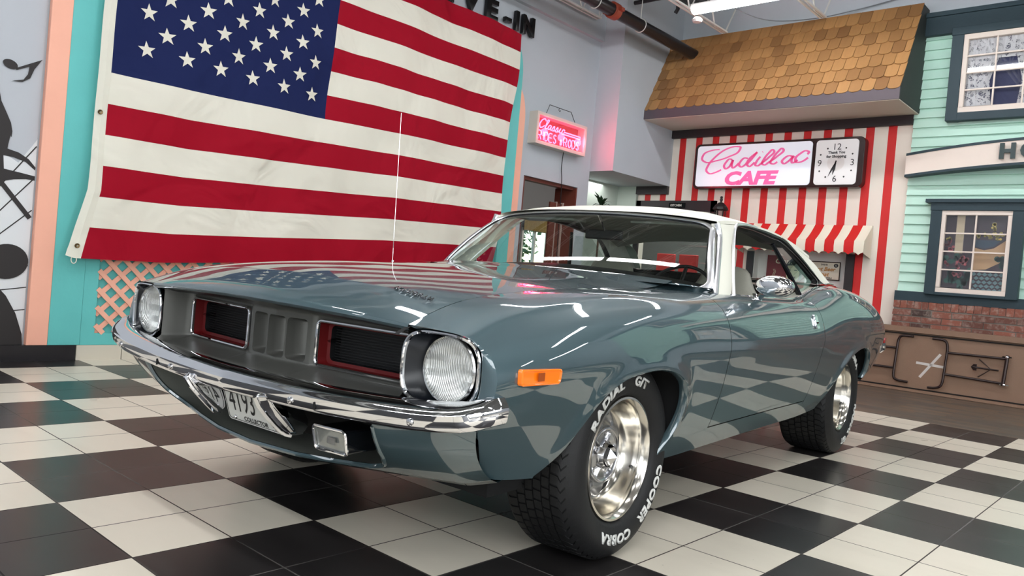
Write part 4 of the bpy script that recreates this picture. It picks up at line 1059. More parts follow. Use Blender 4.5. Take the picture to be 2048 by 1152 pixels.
tt([(-5.30, 1.19, .12), (-6.08, 1.17, .12)], 'latch_rod', .03); tt([(-5.46, 1.49, .08), (-5.85, 1.18, .1), (-5.48, .86, .08)], 'latch_stay', .018)
mb = MB(); mb.prism([TW(a, b, .1)[1:] for a, b in ((-5.24, 1.19), (-5.32, 1.30), (-5.42, 1.30), (-5.42, 1.08), (-5.32, 1.08))], (TW(0, 1.2, .14)[0], 0, 0), (0, 1, 0), (0, 0, 1), (.03, 0, 0)); build('latch_pad', mb, pipe_m, parent=ta, scale=T)
for s in (1.66, .70):
    mb = MB(); q = TW(-6.29, s, .16); mb.sphere(q, .06, 10, 8); mb.box((q[0] - .01, q[0] + .02), (q[1] - .14, q[1] + .14), (q[2] - .02, q[2] + .02)); build('wing_nut', mb, chrome, parent=ta, scale=T)
chalk = mat('chalk_white', (196, 190, 184), .9)
mb = MB()
for a, b in (((-3.45, 1.10), (-4.36, 1.05)), ((-4.22, 1.50), (-3.62, .58))):
    a = np.array(a); b = np.array(b); d_ = (b - a) / np.linalg.norm(b - a); nn_ = np.array([-d_[1], d_[0]]) * .045
    mb.add([TW(*(a - nn_), .004), TW(*(b - nn_), .004), TW(*(b + nn_), .004), TW(*(a + nn_), .004)], [(0, 1, 2, 3)])
build('chalk_cross', mb, chalk, parent=ta, scale=T)

# ---- ceiling structure
jm = mat('joist_white', (206, 206, 200), .5)
def joist(y_, x0, x1, zb, zt_, label, end_taper=2.2):
    j = empty('bar_joist', (x0, y_, zb), label, 'joist', 'open-web steel joists under the ceiling')
    mb = MB()
    for dy in (-.10, .10):
        mb.box((0, x1 - x0 - end_taper), (dy - .035, dy + .035), (-.03, .04)); mb.box((0, x1 - x0 + 1.5), (dy - .035, dy + .035), (zt_ - zb - .04, zt_ - zb + .03))
    build('chord', mb, jm, parent=j, scale=T)
    mb = MB(); k = 0; step = 1.05; n_ = int((x1 - x0 - end_taper) / step)
    pts = [(i * step, 0, 0 if i % 2 == 0 else zt_ - zb) for i in range(n_ + 1)]; L0 = x1 - x0 - end_taper
    pts.append((L0, 0, 0)); pts.append((L0 + 1.2, 0, zt_ - zb)); mb.tube(pts, .035, 6); build('web', mb, jm, parent=j, scale=T)
    return j
for i, y_ in enumerate((8.6, 4.85, .7, -3.9)):
    joist(y_, -13.8, 29.2 if y_ < 8 else 25.3, 14.05, 15.95, ['white open-web joist along the grey wall at the top of the picture', 'white open-web joist whose end shows left of the lit lamp', 'white open-web joist ending above the middle of the shingled canopy', 'white open-web joist ending above the mint house', 'white open-web joist out of sight over the camera side', 'white open-web joist out of sight over the camera side', 'white open-web joist out of sight over the camera side'][i])
dk = mat('sprinkler_pipe', (40, 38, 40), .3, .3)
sp_o = empty('sprinkler_pipe', (12, 6.58, 13.48), 'thick dark pipe running under the ceiling into the shingled canopy', 'pipe')
mb = MB(); mb.tube([(-26 + .3, 0, 0), (15.62, 0, 0)], .24, 20); build('pipe_run', mb, dk, parent=sp_o, scale=T)
for xx in (9.3, -4): mb = MB(); mb.lathe([(.25, -.18), (.32, -.16), (.32, .16), (.25, .18)], (xx, 0, 0), (1, 0, 0), 20); mb.box((xx - .1, xx + .1), (-.45, .45), (-.06, .06)); build('coupling', mb, mat('red_oxide', (140, 60, 40), .5), parent=sp_o, scale=T)
for xx in (8.1, 11.2, 0, -6): mb = MB(); mb.tube([(xx, .27 * math.cos(t), .27 * math.sin(t)) for t in np.linspace(0, 6.283, 20)[:-1]], .02, 6, closed=True); mb.tube([(xx, 0, .27), (xx, 0, 2.3)], .018, 6); build('hanger_ring', mb, jm, parent=sp_o, scale=T)
sm_p = empty('branch_pipe', (13.6, 4.5, 14.8), 'thin black sprinkler pipe with elbow hanging near the ceiling', 'pipe')
mb = MB(); mb.tube([(10.4, 3.0, 0), (10.4, -1.0, 0)], .09, 10); mb.tube([(10.4, .9, 0), (10.4, .9, -.6), (10.4, 1.0, -.75)], .08, 8); mb.tube([(10.4, .9, .0), (10.4, .9, 1.2)], .10, 8); build('pipe_run', mb, dk, parent=sm_p, scale=T)
cab = [(24.5, 3.6, 14.3), (26, 2.6, 13.95), (27.5, 1.4, 14.25), (28.5, 0, 14.7), (28.6, -2, 15.0)]
mb = MB(); mb.tube([tuple(q) for q in hermite(np.arange(5), np.array(cab), np.linspace(0, 4, 30))], .02, 6); tag(build('ceiling_cable', mb, mat('grey_cable', (110, 112, 116), .5), scale=T), 'grey cable swagging between joists above the shingled canopy', 'cable')

# ---- fluorescent fixtures
lampw = mat('tube_glow', (252, 252, 252), .3, emis=(250, 252, 255), es=LAMP_ES)
houseg = mat('lamp_housing', (225, 225, 222), .4)
def fixture(x_, y0, y1, z_, label, seen):
    L = y1 - y0; c = empty('fluorescent_lamp', (x_, (y0 + y1) / 2, z_), label, 'lamp', 'fluorescent ceiling lamps')
    mb = MB(); mb.box((-.20, .20), (-L / 2, L / 2), (.12, .30)); build('housing', mb, houseg, parent=c, scale=T, bevel=.006)
    mb = MB(); P = []
    for y_ in (-L / 2 + .05, L / 2 - .05): P.append([(.22 * math.cos(t), y_, .13 + .17 * -math.sin(t)) for t in np.linspace(0, math.pi, 9)])
    mb.grid(P); mb.add(P[0], [tuple(range(9))]); mb.add(P[1], [tuple(range(9))]); build('diffuser', mb, lampw, parent=c, scale=T)
    mb = MB()
    for y_ in (-L / 2 + .6, L / 2 - .6): mb.tube([(0, y_, .3), (0, y_, 1.6)], .012, 5)
    build('hanger', mb, jm, parent=c, scale=T)
rowsx = [22.6, 14.6, 6.6, -1.4, -9.4]
for i, x_ in enumerate(rowsx):
    for j, (y0, y1) in enumerate(((-.6, 3.9), (-5.3, -.9), (-13.5, -9.0), (-22.5, -18.0))):
        fixture(x_, y0, y1, 13.35, 'lit fluorescent strip lamp at the top of the picture above the canopy' if (i, j) == (0, 0) else 'lit fluorescent strip lamp out of the picture, reflected in the car', i == 0)
# small round sensor hanging beside the lamp
mb = MB(); mb.lathe([(0, .0), (.16, .03), (.2, .12), (.12, .2)], (22.75, 3.75, 13.02), (0, 0, 1), 16); tag(build('round_sensor', mb, houseg, scale=T), 'small round white sensor at the left end of the lit lamp', 'fitting')

# ---- plants in the alcove
plm = mat('plant_leaf', (40, 62, 40), .45); potm = mat('pot_dark', (60, 50, 44), .6)
def plant(x_, y_, z_, n_, s_, lab):
    c = empty('potted_plant', (x_, y_, 0), lab, 'plant', 'dark leafy plants in the alcove')
    mb = MB(); mb.lathe([(0, 0), (.45, 0), (.6, 1.2), (.55, 1.2), (.5, 1.1), (0, 1.1)], (0, 0, 0), (0, 0, 1), 20); build('pot', mb, potm, parent=c, scale=T)
    mb = MB(); mb.tube([(0, 0, 1), (.05, .05, z_ * .6), (0, 0, z_ - .5)], .05, 6); build('stem', mb, barkm, parent=c, scale=T)
    mb = MB()
    for i in range(n_):
        a = rng.uniform(0, 6.283); e = rng.uniform(-.5, 1.1); L_ = s_ * rng.uniform(.6, 1); b0 = Vector((0, 0, z_ - .9 + rng.uniform(0, .7)))
        d = Vector((math.cos(a) * math.cos(e), math.sin(a) * math.cos(e), math.sin(e))); sd = d.cross(Vector((0, 0, 1))).normalized() * L_ * .13
        p1 = b0 + d * L_ * .45 + Vector((0, 0, .04)); p2 = b0 + d * L_ - Vector((0, 0, L_ * .2))
        mb.add([b0, p1 + sd, p2, p1 - sd], [(0, 1, 2, 3)])
    build('foliage', mb, plm, parent=c, scale=T, weld=False, recalc=False)
plant(26.3, 9.95, 6.9, 60, .8, 'larger dark leafy plant in the alcove behind the car roof, the left one')
plant(27.9, 9.9, 6.8, 34, .6, 'smaller dark leafy plant in the alcove behind the car roof, beside the jamb')
pl_ = bpy.data.lights.new('alcove_light', 'AREA'); pl_.size = .5; pl_.energy = 2; plo = bpy.data.objects.new('alcove_light', pl_); link(plo); plo.location = (26.5 * T, 9.9 * T, 7.7 * T)
pl_ = bpy.data.lights.new('kitchen_fill_light', 'AREA'); pl_.size = 1.2; pl_.energy = 70; plo = bpy.data.objects.new('kitchen_fill_light', pl_); link(plo); plo.location = (33 * T, 7 * T, 12 * T)  # unseen area lamp added to brighten the kitchen behind the car glass
pl_ = bpy.data.lights.new('back_room_light', 'AREA'); pl_.size = 1.2; pl_.energy = 6; plo = bpy.data.objects.new('back_room_light', pl_); link(plo); plo.location = (30 * T, 15 * T, 14 * T)

# ================================================================ CAR
TH = math.radians(4.6); PH = math.radians(0.6)
CAR_O = (3.687951, -3.955189, 0)
car = empty('muscle_car', CAR_O, 'blue-grey classic two-door muscle car with white vinyl roof parked on the checkered floor', 'car', rz=TH)
ROT = (PH, 0, 0)

def lc(P, side=1):
    P = np.atleast_2d(np.asarray(P, float)); Q = P.copy(); Q[:, 1] = -side * P[:, 1]; return Q
def part(name, mb, m, parent=None, label=None, roll=True, **k):
    o = build(name, mb, m, parent=parent or car, rot=ROT if (roll and parent is None) else None, **k)
    if label: o['label'] = label
    return o

# ---- control net of the flank: rows = stations, columns = profile from hood seam to sill
SX = [-.79, -.72, -.55, -.30, 0, .30, .65, 1.0, 1.4, 1.9, 2.2, 2.5, 2.8, 3.1, 3.4, 3.65, 3.80]
SN = [
 [(.647,.762),(.74,.758),(.812,.751),(.834,.738),(.884,.702),(.908,.655),(.904,.60),(.876,.52),(.838,.44),(.802,.375)],
 [(.655,.812),(.735,.801),(.803,.782),(.823,.767),(.885,.722),(.923,.675),(.918,.60),(.890,.52),(.852,.44),(.812,.370)],
 [(.660,.846),(.735,.838),(.803,.822),(.826,.806),(.898,.754),(.937,.690),(.932,.62),(.908,.54),(.874,.45),(.836,.355)],
 [(.660,.872),(.735,.867),(.806,.857),(.836,.842),(.910,.790),(.948,.705),(.943,.63),(.925,.55),(.893,.45),(.855,.335)],
 [(.660,.892),(.735,.890),(.805,.883),(.856,.866),(.920,.812),(.953,.715),(.949,.64),(.934,.55),(.910,.45),(.872,.32)],
 [(.660,.904),(.735,.899),(.803,.893),(.876,.868),(.928,.81),(.950,.72),(.944,.64),(.928,.55),(.905,.42),(.862,.303)],
 [(.700,.915),(.755,.913),(.806,.906),(.868,.880),(.920,.82),(.945,.725),(.939,.64),(.921,.53),(.903,.385),(.858,.303)],
 [(.790,.912),(.803,.914),(.828,.909),(.872,.884),(.914,.83),(.938,.725),(.934,.64),(.918,.53),(.902,.388),(.857,.305)],
 [(.795,.914),(.808,.917),(.834,.911),(.875,.887),(.913,.83),(.936,.725),(.933,.64),(.917,.53),(.901,.395),(.857,.307)],
 [(.785,.928),(.802,.932),(.836,.926),(.880,.899),(.916,.84),(.936,.73),(.933,.65),(.919,.545),(.900,.41),(.860,.312)],
 [(.765,.985),(.795,.989),(.840,.978),(.887,.938),(.923,.86),(.938,.735),(.936,.65),(.921,.56),(.902,.43),(.866,.33)],
 [(.745,1.018),(.785,1.018),(.838,1.004),(.892,.958),(.930,.87),(.944,.745),(.941,.66),(.926,.57),(.906,.45),(.872,.36)],
 [(.725,1.016),(.775,1.014),(.834,.997),(.892,.950),(.930,.868),(.945,.75),(.941,.67),(.927,.58),(.907,.48),(.880,.41)],
 [(.705,1.000),(.760,.996),(.820,.979),(.880,.934),(.919,.86),(.935,.755),(.931,.68),(.917,.60),(.900,.52),(.880,.46)],
 [(.685,.972),(.740,.968),(.798,.950),(.856,.905),(.894,.84),(.911,.76),(.908,.69),(.895,.63),(.882,.57),(.868,.52)],
 [(.675,.930),(.722,.926),(.770,.909),(.820,.870),(.858,.82),(.877,.75),(.875,.69),(.865,.64),(.855,.60),(.842,.56)],
 [(.665,.888),(.705,.884),(.742,.868),(.785,.832),(.820,.79),(.842,.74),(.840,.69),(.832,.65),(.822,.62),(.810,.58)],
]
DX0 = np.array([-.040, -.028, -.008, .012, .018, .018, .012, .000, .065, .125])
SNA = np.array(SN, float)
for _i, _x in enumerate(SX):
    if 4 <= _i <= 12:                       # one steady tuck-under below the widest line
        _ym = np.interp(_x, [0, .65, 1.4, 2.2, 2.8], [.952, .945, .938, .940, .945]); _zm = .716 + .011 * _x
        _zb = SNA[_i, 9, 1]
        for _k, _f in ((5, 0), (6, .20), (7, .46), (8, .78), (9, 1.0)):
            _z = _zm + (_zb - _zm) * _f; SNA[_i, _k] = (_ym - .36 * (_zm - _z) ** 1.75 - (.012 if _k == 9 else 0), _z)
SXD = np.arange(-.79, 3.8001, .0255)
_d = hermite(SX, SNA, SXD)
def _smooth(d, sig):
    n_ = 14; k = np.exp(-.5 * (np.arange(-n_, n_ + 1) * .0255 / sig) ** 2); k /= k.sum()
    lo = 2 * d[:1] - d[n_:0:-1]; hi = 2 * d[-1:] - d[-2:-n_ - 2:-1]
    e = np.concatenate([lo, d, hi], 0); out = np.zeros_like(d)
    for i in range(2 * n_ + 1): out += k[i] * e[i:i + len(d)]
    return out
SND = _smooth(_d, .085)
def flank(X, t):
    """X, t arrays -> (N,3) car coordinates on the driver's side flank"""
    X = np.atleast_1d(np.asarray(X, float)); t = np.atleast_1d(np.asarray(t, float))
    cols = hermite(SXD, SND, X)                       # N,10,2
    n = cols.shape[1]
    i = np.clip(np.floor(t).astype(int), 0, n - 2); u = (t - i)[:, None]
    r = np.arange(len(X))
    def c(k): return cols[r, np.clip(k, 0, n - 1)]
    p0, p1, p2, p3 = c(i - 1), c(i), c(i + 1), c(i + 2)
    YZ = 0.5 * ((2 * p1) + (-p0 + p2) * u + (2 * p0 - 5 * p1 + 4 * p2 - p3) * u**2 + (-p0 + 3 * p1 - 3 * p2 + p3) * u**3)
    dx = np.interp(t, np.arange(n), DX0) * np.clip((-.55 - X) / (.24), 0, 1) ** 2
    # flared lips round the wheel openings
    XX = X + dx
    fl = np.zeros(len(X))
    for pl, amp in ((ARCH_F, .011), (ARCH_R, .012)):
        d = np.min(np.hypot(XX[:, None] - pl[None, :, 0], YZ[:, 1][:, None] - pl[None, :, 1]), axis=1)
        fl = np.maximum(fl, amp * np.exp(-(d / .035) ** 2))
    Y = YZ[:, 0] + np.where(t > 4.2, fl, 0) * np.clip((YZ[:, 1] - .36) / .14, 0, 1)
    return np.c_[XX, Y, YZ[:, 1]]
ARCH_F = dense([(-.555,.29),(-.515,.33),(-.455,.372),(-.398,.425),(-.358,.505),(-.305,.575),(-.215,.625),(-.09,.648),(.07,.650),(.18,.629),(.252,.593),(.285,.54),(.292,.476),(.278,.414),(.252,.365),(.22,.28)], 8, False)
ARCH_R = dense([(2.16,.27),(2.20,.345),(2.275,.445),(2.375,.540),(2.495,.612),(2.64,.656),(2.80,.668),(2.94,.640),(3.03,.575),(3.06,.500),(3.04,.43),(3.00,.36)], 8, False)

def zt(X, Z):
    """profile parameter t of height Z at station X (lower flank)"""
    ts = np.linspace(3, 9, 200)
    q = flank(np.full(200, X), ts)
    if Z <= q[-1, 2]: return 9 + (q[-1, 2] - Z) / .09
    return float(np.interp(-Z, -q[:, 2], ts))
def to_param(poly):
    return [(x - 0.0, zt(x, z)) for x, z in poly]
ARCHP_F = to_param(ARCH_F); ARCHP_R = to_param(ARCH_R)
HOLE_F = ARCHP_F + [(.22, 12), (-.555, 12)]
HOLE_R = ARCHP_R + [(3.0, 12), (2.16, 12)]

def seamline(kind, t):
    t = np.asarray(t, float)
    if kind == 'df': return np.interp(t, [0, 2, 5, 7, 9, 10], [.635, .625, .645, .63, .60, .59])
    if kind == 'dr': return np.interp(t, [0, 1, 3, 5, 7, 9, 10], [1.93, 1.90, 1.90, 1.945, 1.90, 1.83, 1.80])
tt_ = np.linspace(-.02, 9.02, 60)
G2 = .0022
def flank_part(name, X0, X1, nx, outer, holes, side, t0=0.0, t1=9.0, nt=84, label=None, mm=None):
    mb = MB()
    cutpatch(mb, lambda a, b: lc(flank(a, b), side), X0, X1, nx, t0, t1, nt, outer, holes)
    return part(name, mb, mm or paint, label=label)

df = seamline('df', tt_); dr = seamline('dr', tt_)
for side in (1, -1):
    far = side < 0
    # front fender
    outer = [(-.80, -.02)] + [(-.80, t) for t in np.linspace(0, 9.02, 20)] + [(x - G2, t) for x, t in zip(df[::-1], tt_[::-1])]
    fender = flank_part('front_fender', -.79, .66, 150, outer, [HOLE_F], side)
    outer = [(x + G2, t) for x, t in zip(df, tt_)] + [(x - G2, t) for x, t in zip(dr[::-1], tt_[::-1])]
    door = flank_part('door', .56, 1.98, 130, outer, [], side, t1=8.0, nt=80)
    outer = [(x + G2, t) for x, t in zip(dr, tt_)] + [(3.81, 9.02), (3.81, -.02)]
    quarter = flank_part('quarter_panel', 1.78, 3.80, 190, outer, [HOLE_R], side)
    # sill below the door
    mb = MB()
    cutpatch(mb, lambda a, b: lc(flank(a, b), side), .58, 1.86, 60, 8.04, 9.0, 8)
    sill = part('rocker_panel', mb, paint)
    # under-edge: floor pan edge
    mb = MB()
    xs = np.linspace(-.78, 3.78, 80); a = flank(xs, np.full(80, 9.0)); b = a.copy(); b[:, 1] -= .12; b[:, 2] += .02
    keep = [(not (-.60 < x < .24)) and (x > -.60) and (not (2.18 < x < 3.02)) for x in xs]
    for i in range(79):
        if keep[i] and keep[i + 1]: mb.add(list(lc([a[i], a[i+1], b[i+1], b[i]], side)), [(0, 1, 2, 3)])
    part('sill_underside', mb, dark)
    # dark seams behind the door gaps
    mb = MB()
    for s in (df, dr):
        tv = np.clip(tt_, 0, 9); q1 = flank(s - .012, tv); q2 = flank(s + .012, tv)
        q1[:, 1] -= .006; q2[:, 1] -= .006; q1[:, 2] -= .002; q2[:, 2] -= .002
        mb.grid([list(lc(q1, side)), list(lc(q2, side))])
    part('door_gap', mb, dark)
    # wheel opening lips and inner liners
    for ap, arch, cx, nm in ((ARCHP_F, ARCH_F, -.05, 'front'), (ARCHP_R, ARCH_R, 2.62, 'rear')):
        ap = [q for q in ap if q[1] <= 9.0]
        q = flank([a[0] for a in ap], [a[1] for a in ap])
        q[:, 0] = [a[0] for a in ap]
        mb = MB(); rows = [q]
        for dy, sh in ((.006, .004), (.022, .006), (.030, .004)):
            r = q.copy(); r[:, 1] -= dy; cen = np.array([cx, 0, .35])
            v = r - cen; v[:, 1] = 0; v /= np.linalg.norm(v, axis=1)[:, None]; r -= v * sh * -0.0 + v * sh; rows.append(r)
        mb.grid([list(lc(r, side)) for r in rows])
        part('wheel_opening_lip', mb, paint, parent=fender if nm == 'front' else quarter)
        mb = MB(); r1 = rows[-1]; v = r1 - np.array([cx, 0, .30]); v[:, 1] = 0; v /= np.linalg.norm(v, axis=1)[:, None]
        r1b = r1 + v * .035; r2 = r1b.copy(); r2[:, 1] = .52
        mb.grid([list(lc(r1, side)), list(lc(r1b, side)), list(lc(r2, side))])
        o_ = list(lc(r2, side)); cc = lc([[cx, .52, .3]], side)[0]
        mb.add(o_ + [cc], [(i, i + 1, len(o_)) for i in range(len(o_) - 1)])
        part('wheel_well', mb, dark, angle=60)
    # side marker lamps
    def on_flank(X, Z, off=0.0):
        p0 = flank([X], [zt(X, Z)])[0]; p0[1] += off; return p0
    def marker(x0, x1, z0, z1, m, frame):
        mb = MB(); base = [on_flank(x, z, .001) for x, z in rrect((x0+x1)/2, (z0+z1)/2, (x1-x0)/2, (z1-z0)/2, .010, 4)]
        cen = np.mean(base, axis=0)
        n_ = len(base); r0 = np.array(base); r1 = cen + (r0 - cen) * .99; r1[:, 1] += .012; r2 = cen + (r0 - cen) * [.93, 1, .84]; r2[:, 1] = r1[:, 1] + .002
        r3 = cen + (r0 - cen) * [.90, 1, .78]; r3[:, 1] = r1[:, 1] - .003
        P = [list(lc(r, side)) for r in (r0, r1, r2, r3)]
        vs = sum(P, []); fs = []
        for a in range(3):
            for i in range(n_): fs.append((a*n_+i, a*n_+(i+1) % n_, (a+1)*n_+(i+1) % n_, (a+1)*n_+i))
        fs.append(tuple(range(3*n_, 4*n_))); mb.add(vs, fs)
        o = part('side_marker_lamp', mb, m, label=frame)
        mb = MB(); cm = on_flank((x0+x1)/2, (z0+z1)/2, .0105)
        mb.box((cm[0]-.016, cm[0]+.012), (-side*cm[1]-.001, -side*cm[1]+.001), (cm[2]-.010, cm[2]+.012))
        part('reflector', mb, mat('amber_dark', (150, 66, 14), .3), parent=o)
    amber = mat('amber_lens', (222, 112, 18), 0.15, coat=1, emis=(222, 100, 10), es=0.12)
    redl = mat('red_lens', (150, 12, 16), 0.15, coat=1)
    marker(-.715, -.548, .638, .680, amber, 'amber plastic lens')

# tail: rear panel, deck lid, tail lamps, rear bumper
mb = MB()
tv = np.linspace(0, 9, 30); q = flank(np.full(30, 3.80), tv)
mb.grid([list(lc(q, 1)), list(lc(q, -1))])
part('tail_panel', mb, paint)
mb = MB()
xs = np.linspace(2.60, 3.80, 30); rows = []
for x in xs:
    e = flank([x], [0.0])[0]; zc = np.interp(x, [2.6, 3.0, 3.4, 3.8], [1.035, 1.035, .995, .90])
    rows.append([(x, -s * e[1], e[2] + (zc - e[2]) * (1 - abs(s) ** 2.2)) for s in np.linspace(1, -1, 21)])
mb.grid(rows); part('deck_lid', mb, paint)
for side in (1, -1):
    mb = MB(); mb.box((3.79, 3.83), sorted((-side * .40, -side * .80)), (.66, .76)); part('tail_lamp', mb, redl, bevel=.008)
mb = MB()
pts = [(3.74, -.852, .665), (3.80, -.840, .625), (3.87, -.72, .60), (3.88, 0, .60), (3.87, .72, .60), (3.80, .840, .625), (3.74, .852, .665)]
pp = dense(pts, 6, False)
for i in range(1): mb.tube([tuple(v) for v in pp], .019, 10)
part('rear_bumper', mb, chrome)
for y_ in (-.55, .55):
    mb = MB(); mb.tube([(3.3, y_, .30), (3.75, y_ * 1.02, .31)], .03, 12); part('exhaust_tip', mb, chrome_d)
for side in (1, -1):
    mb = MB(); mb.box((3.65, 3.695), sorted((-side * .862, -side * .880)), (.675, .715))
    part('rear_side_marker', mb, MATS['red_lens'], bevel=.004)

# ---- hood
HX = [-.885, -.86, -.80, -.74, -.61, -.37, 0.0, .30, .50, .62, .70]
HC = [.781, .797, .826, .850, .876, .902, .922, .938, .950, .961, .966]
HS = [.762, .775, .795, .811, .835, .863, .891, .903, .918, .936, .950]
_ft = flank(np.linspace(-.79, .66, 120), np.zeros(120))
def hood(u, s):
    """u: nominal X at centre, s in [-1,1]"""
    u = np.asarray(u, float); s = np.asarray(s, float); a = np.abs(s)
    k = np.clip((u + .885) / 1.5, 0, 1)
    lip = .055 * a ** 1.6 * (1 - k)                      # plan sweep of the nose
    X = u + lip + np.where(u > .45, (u - .45) * .25 * 0, 0)
    zc = np.where(u < -.72, hermite([-.885, -.86, -.80, -.72], np.array([.781, .800, .829, .858])[:, None], u)[:, 0],
                  hermite([-.72, -.61, -.37, 0, .30, .45, .50, .62, .70], np.array([.858, .877, .902, .922, .938, .946, .950, .961, .966])[:, None], u)[:, 0])
    zs = hermite(HX, np.array(HS)[:, None], u)[:, 0]
    xe = u + .055 * (1 - k); zf = np.interp(xe, _ft[:, 0], _ft[:, 2]); kk = np.clip((u - .30) / .20, 0, 1); kk = kk * kk * (3 - 2 * kk)
    zs = zf * (1 - kk) + zs * kk
    w = .30 * (1 - a) * np.exp(-k * 4) + (1 - .30 * np.exp(-k * 4)) * (1 - a ** 2.4)
    Yw = np.minimum(np.interp(u, [-.885, -.6, .45, .62, .70], [.645, .657, .657, .655, .640]), np.interp(xe, _ft[:, 0], _ft[:, 1]) - .003)
    return np.c_[X, s * Yw, zs + (zc - zs) * w]
mb = MB()
us = np.r_[np.linspace(-.885, -.72, 15), np.linspace(-.7199, .70, 72)]
ss = np.linspace(-1, 1, 81)
rows = []
def hrow(u): return hood(np.full(81, u), ss)
r0 = hrow(-.885)
for dx, dz in ((.030, -.020), (.006, -.017), (-.002, -.008)):
    r = r0.copy(); r[:, 0] += dx; r[:, 2] += dz; rows.append(list(lc(r)))
rows += [list(lc(hrow(u))) for u in us]
r = hrow(.70); r[:, 0] += .004; r[:, 2] -= .012; rows.append(list(lc(r)))
mb.grid(rows)
hood_o = part('hood', mb, paint, angle=45)
# dark gap under the hood edge
for side in (1, -1):
    mb = MB(); xs = np.linspace(-.83, .62, 60)
    q = flank(xs, np.zeros(60)); q1 = q.copy(); q2 = q.copy(); q1[:, 1] += .004; q2[:, 1] -= .012
    q1[:, 2] -= .006; q2[:, 2] -= .006
    mb.grid([list(lc(q1, side)), list(lc(q2, side))]); part('hood_gap', mb, dark)
# raised lettering on the hood
mb = MB(); vs, fs = text('PLYMOUTH', .036, extrude=.002, bevel=.0006, shear=.25, space=1.35)
w_ = max(v[0] for v in vs) - min(v[0] for v in vs)
def hz(X, Y):
    s = Y / .655; p_ = hood(np.array([X]), np.array([s]))[0]; return p_[2]
out = []
for v in vs:
    Y = .525 + v[0] * (.17 / w_); X = -.692 - (v[1] - .0) * .75 + (Y - .525) * -.12
    out.append((X, -Y, hz(X - .02, Y) + .003 + v[2]))
mb.add(out, fs); part('hood_emblem', mb, mat('dark_chrome', (120, 122, 125), .12, 1.0), parent=hood_o, label='chrome block lettering')

# ---- cowl between hood and windscreen
def wsb(s):
    a = np.abs(s); return np.c_[.60 + .215 * a ** 2.2, s * .772, .908 + .004 * a ** 2]
def wst(s):
    a = np.abs(s); return np.c_[1.075 + .055 * a ** 2, s * .615, 1.258 - .031 * a ** 2.3]
mb = MB(); s = np.linspace(-1, 1, 61)
b1 = wsb(s); b1[:, 0] += .03; b1[:, 2] = .918
rows = []
f0 = np.c_[np.full(61, .55), s * .70, .905 + .0 * s]; f0[:, 2] = .935
f1 = wsb(s); f1[:, 0] -= .03; f1[:, 2] = .934; f1[:, 1] *= 1.015
f2 = wsb(s); f2[:, 0] += .004; f2[:, 2] = .934
rows = [list(lc(f0)), list(lc(f1)), list(lc(f2)), list(lc(b1))]
mb.grid(rows); part('cowl_panel', mb, paint)
# side filler between fender top and pillar foot
for side in (1, -1):
    mb = MB(); xs = np.linspace(.50, 1.02, 24)
    o_ = flank(xs, np.zeros(24)); i_ = o_.copy(); i_[:, 1] = np.interp(xs, [.50, .62, .70, .76, .83, 1.02], [.62, .62, .665, .735, .77, .765]); i_[:, 2] = np.interp(xs, [.50, .62, .70, .76, .83, 1.02], [.912, .934, .942, .937, .922, .905])
    m_ = (o_ + i_) / 2
    mb.grid([list(lc(r, side)) for r in (o_, m_, i_)]); part('belt_moulding', mb, paint)

# ---- windscreen
def ws(a, b):
    a = np.asarray(a); b = np.asarray(b)
    p0 = wsb(a); p1 = wst(a); v = b[:, None]
    bul = .028 * 4 * v * (1 - v)
    return p0 * (1 - v) + p1 * v + np.array([[-.75, 0, .66]]) * bul
wr = [(x, y) for x, y in rrect(0, .5, .985, .49, .13, 8)]
wr = [(x, min(y, .99) if y > 0 else y) for x, y in wr]
mb = MB(); cutpatch(mb, lambda a, b: lc(ws(a, b)), -1, 1, 72, 0, 1, 26, wr)
windscreen = part('windscreen', mb, wglass, recalc=True)
ring = ws(np.array([q[0] for q in straight(wr, .02)]), np.array([q[1] for q in straight(wr, .02)]))
mb = MB(); rin = [tuple(v) for v in lc(ring)]
mb.tube(rin, .007, 8, closed=True); part('windscreen_rubber', mb, black_pl, parent=windscreen)
big = [(x * 1.018, .5 + (y - .5) * 1.045) for x, y in wr]
sb = straight(big, .02); ring = ws(sb[:, 0], sb[:, 1]); ring[:, 0] -= .006; ring[:, 2] += .008
r_in = ws(np.array([q[0] for q in straight([(x * 1.004, .5 + (y - .5) * 1.008) for x, y in wr], .02)]), np.array([q[1] for q in straight([(x * 1.004, .5 + (y - .5) * 1.008) for x, y in wr], .02)]))
def ringat(fx, fy, off):
    n_ = len(wr); dd = []
    for i in range(n_):
        a_, b_ = np.array(wr[i]), np.array(wr[(i + 1) % n_]); k_ = max(1, int(np.linalg.norm(b_ - a_) / .02))
        dd += [a_ + (b_ - a_) * q / k_ for q in range(k_)]
    dd = np.array(dd); X_ = dd[:, 0] * fx; Y_ = .5 + (dd[:, 1] - .5) * fy
    r_ = ws(X_, Y_); r_ += np.array([-.68, 0, .73]) * off; return r_
rws = [ringat(.992, .984, .002), ringat(.997, .994, .008), ringat(1.012, 1.035, .011), ringat(1.026, 1.065, .009), ringat(1.030, 1.075, -.004)]
P_ = [[tuple(lc(r)[i]) for r in rws] for i in range(len(rws[0]))]
mb = MB(); mb.grid(P_, closed_u=True); part('windscreen_moulding', mb, bright, parent=windscreen, angle=40)
# wipers parked at the cowl
for y0, y1 in ((.52, .02), (-.05, -.50)):
    mb = MB()
    mb.tube([(.60, -y0, .925), (.61, -(y0 * .6 + y1 * .4), .936), (.615, -(y0 + y1) / 2, .938)], .005, 6)
    mb.tube([(.62, -(y0 - .02), .934), (.62, -(y1), .934)], .004, 6)
    part('wiper', mb, chrome_d)

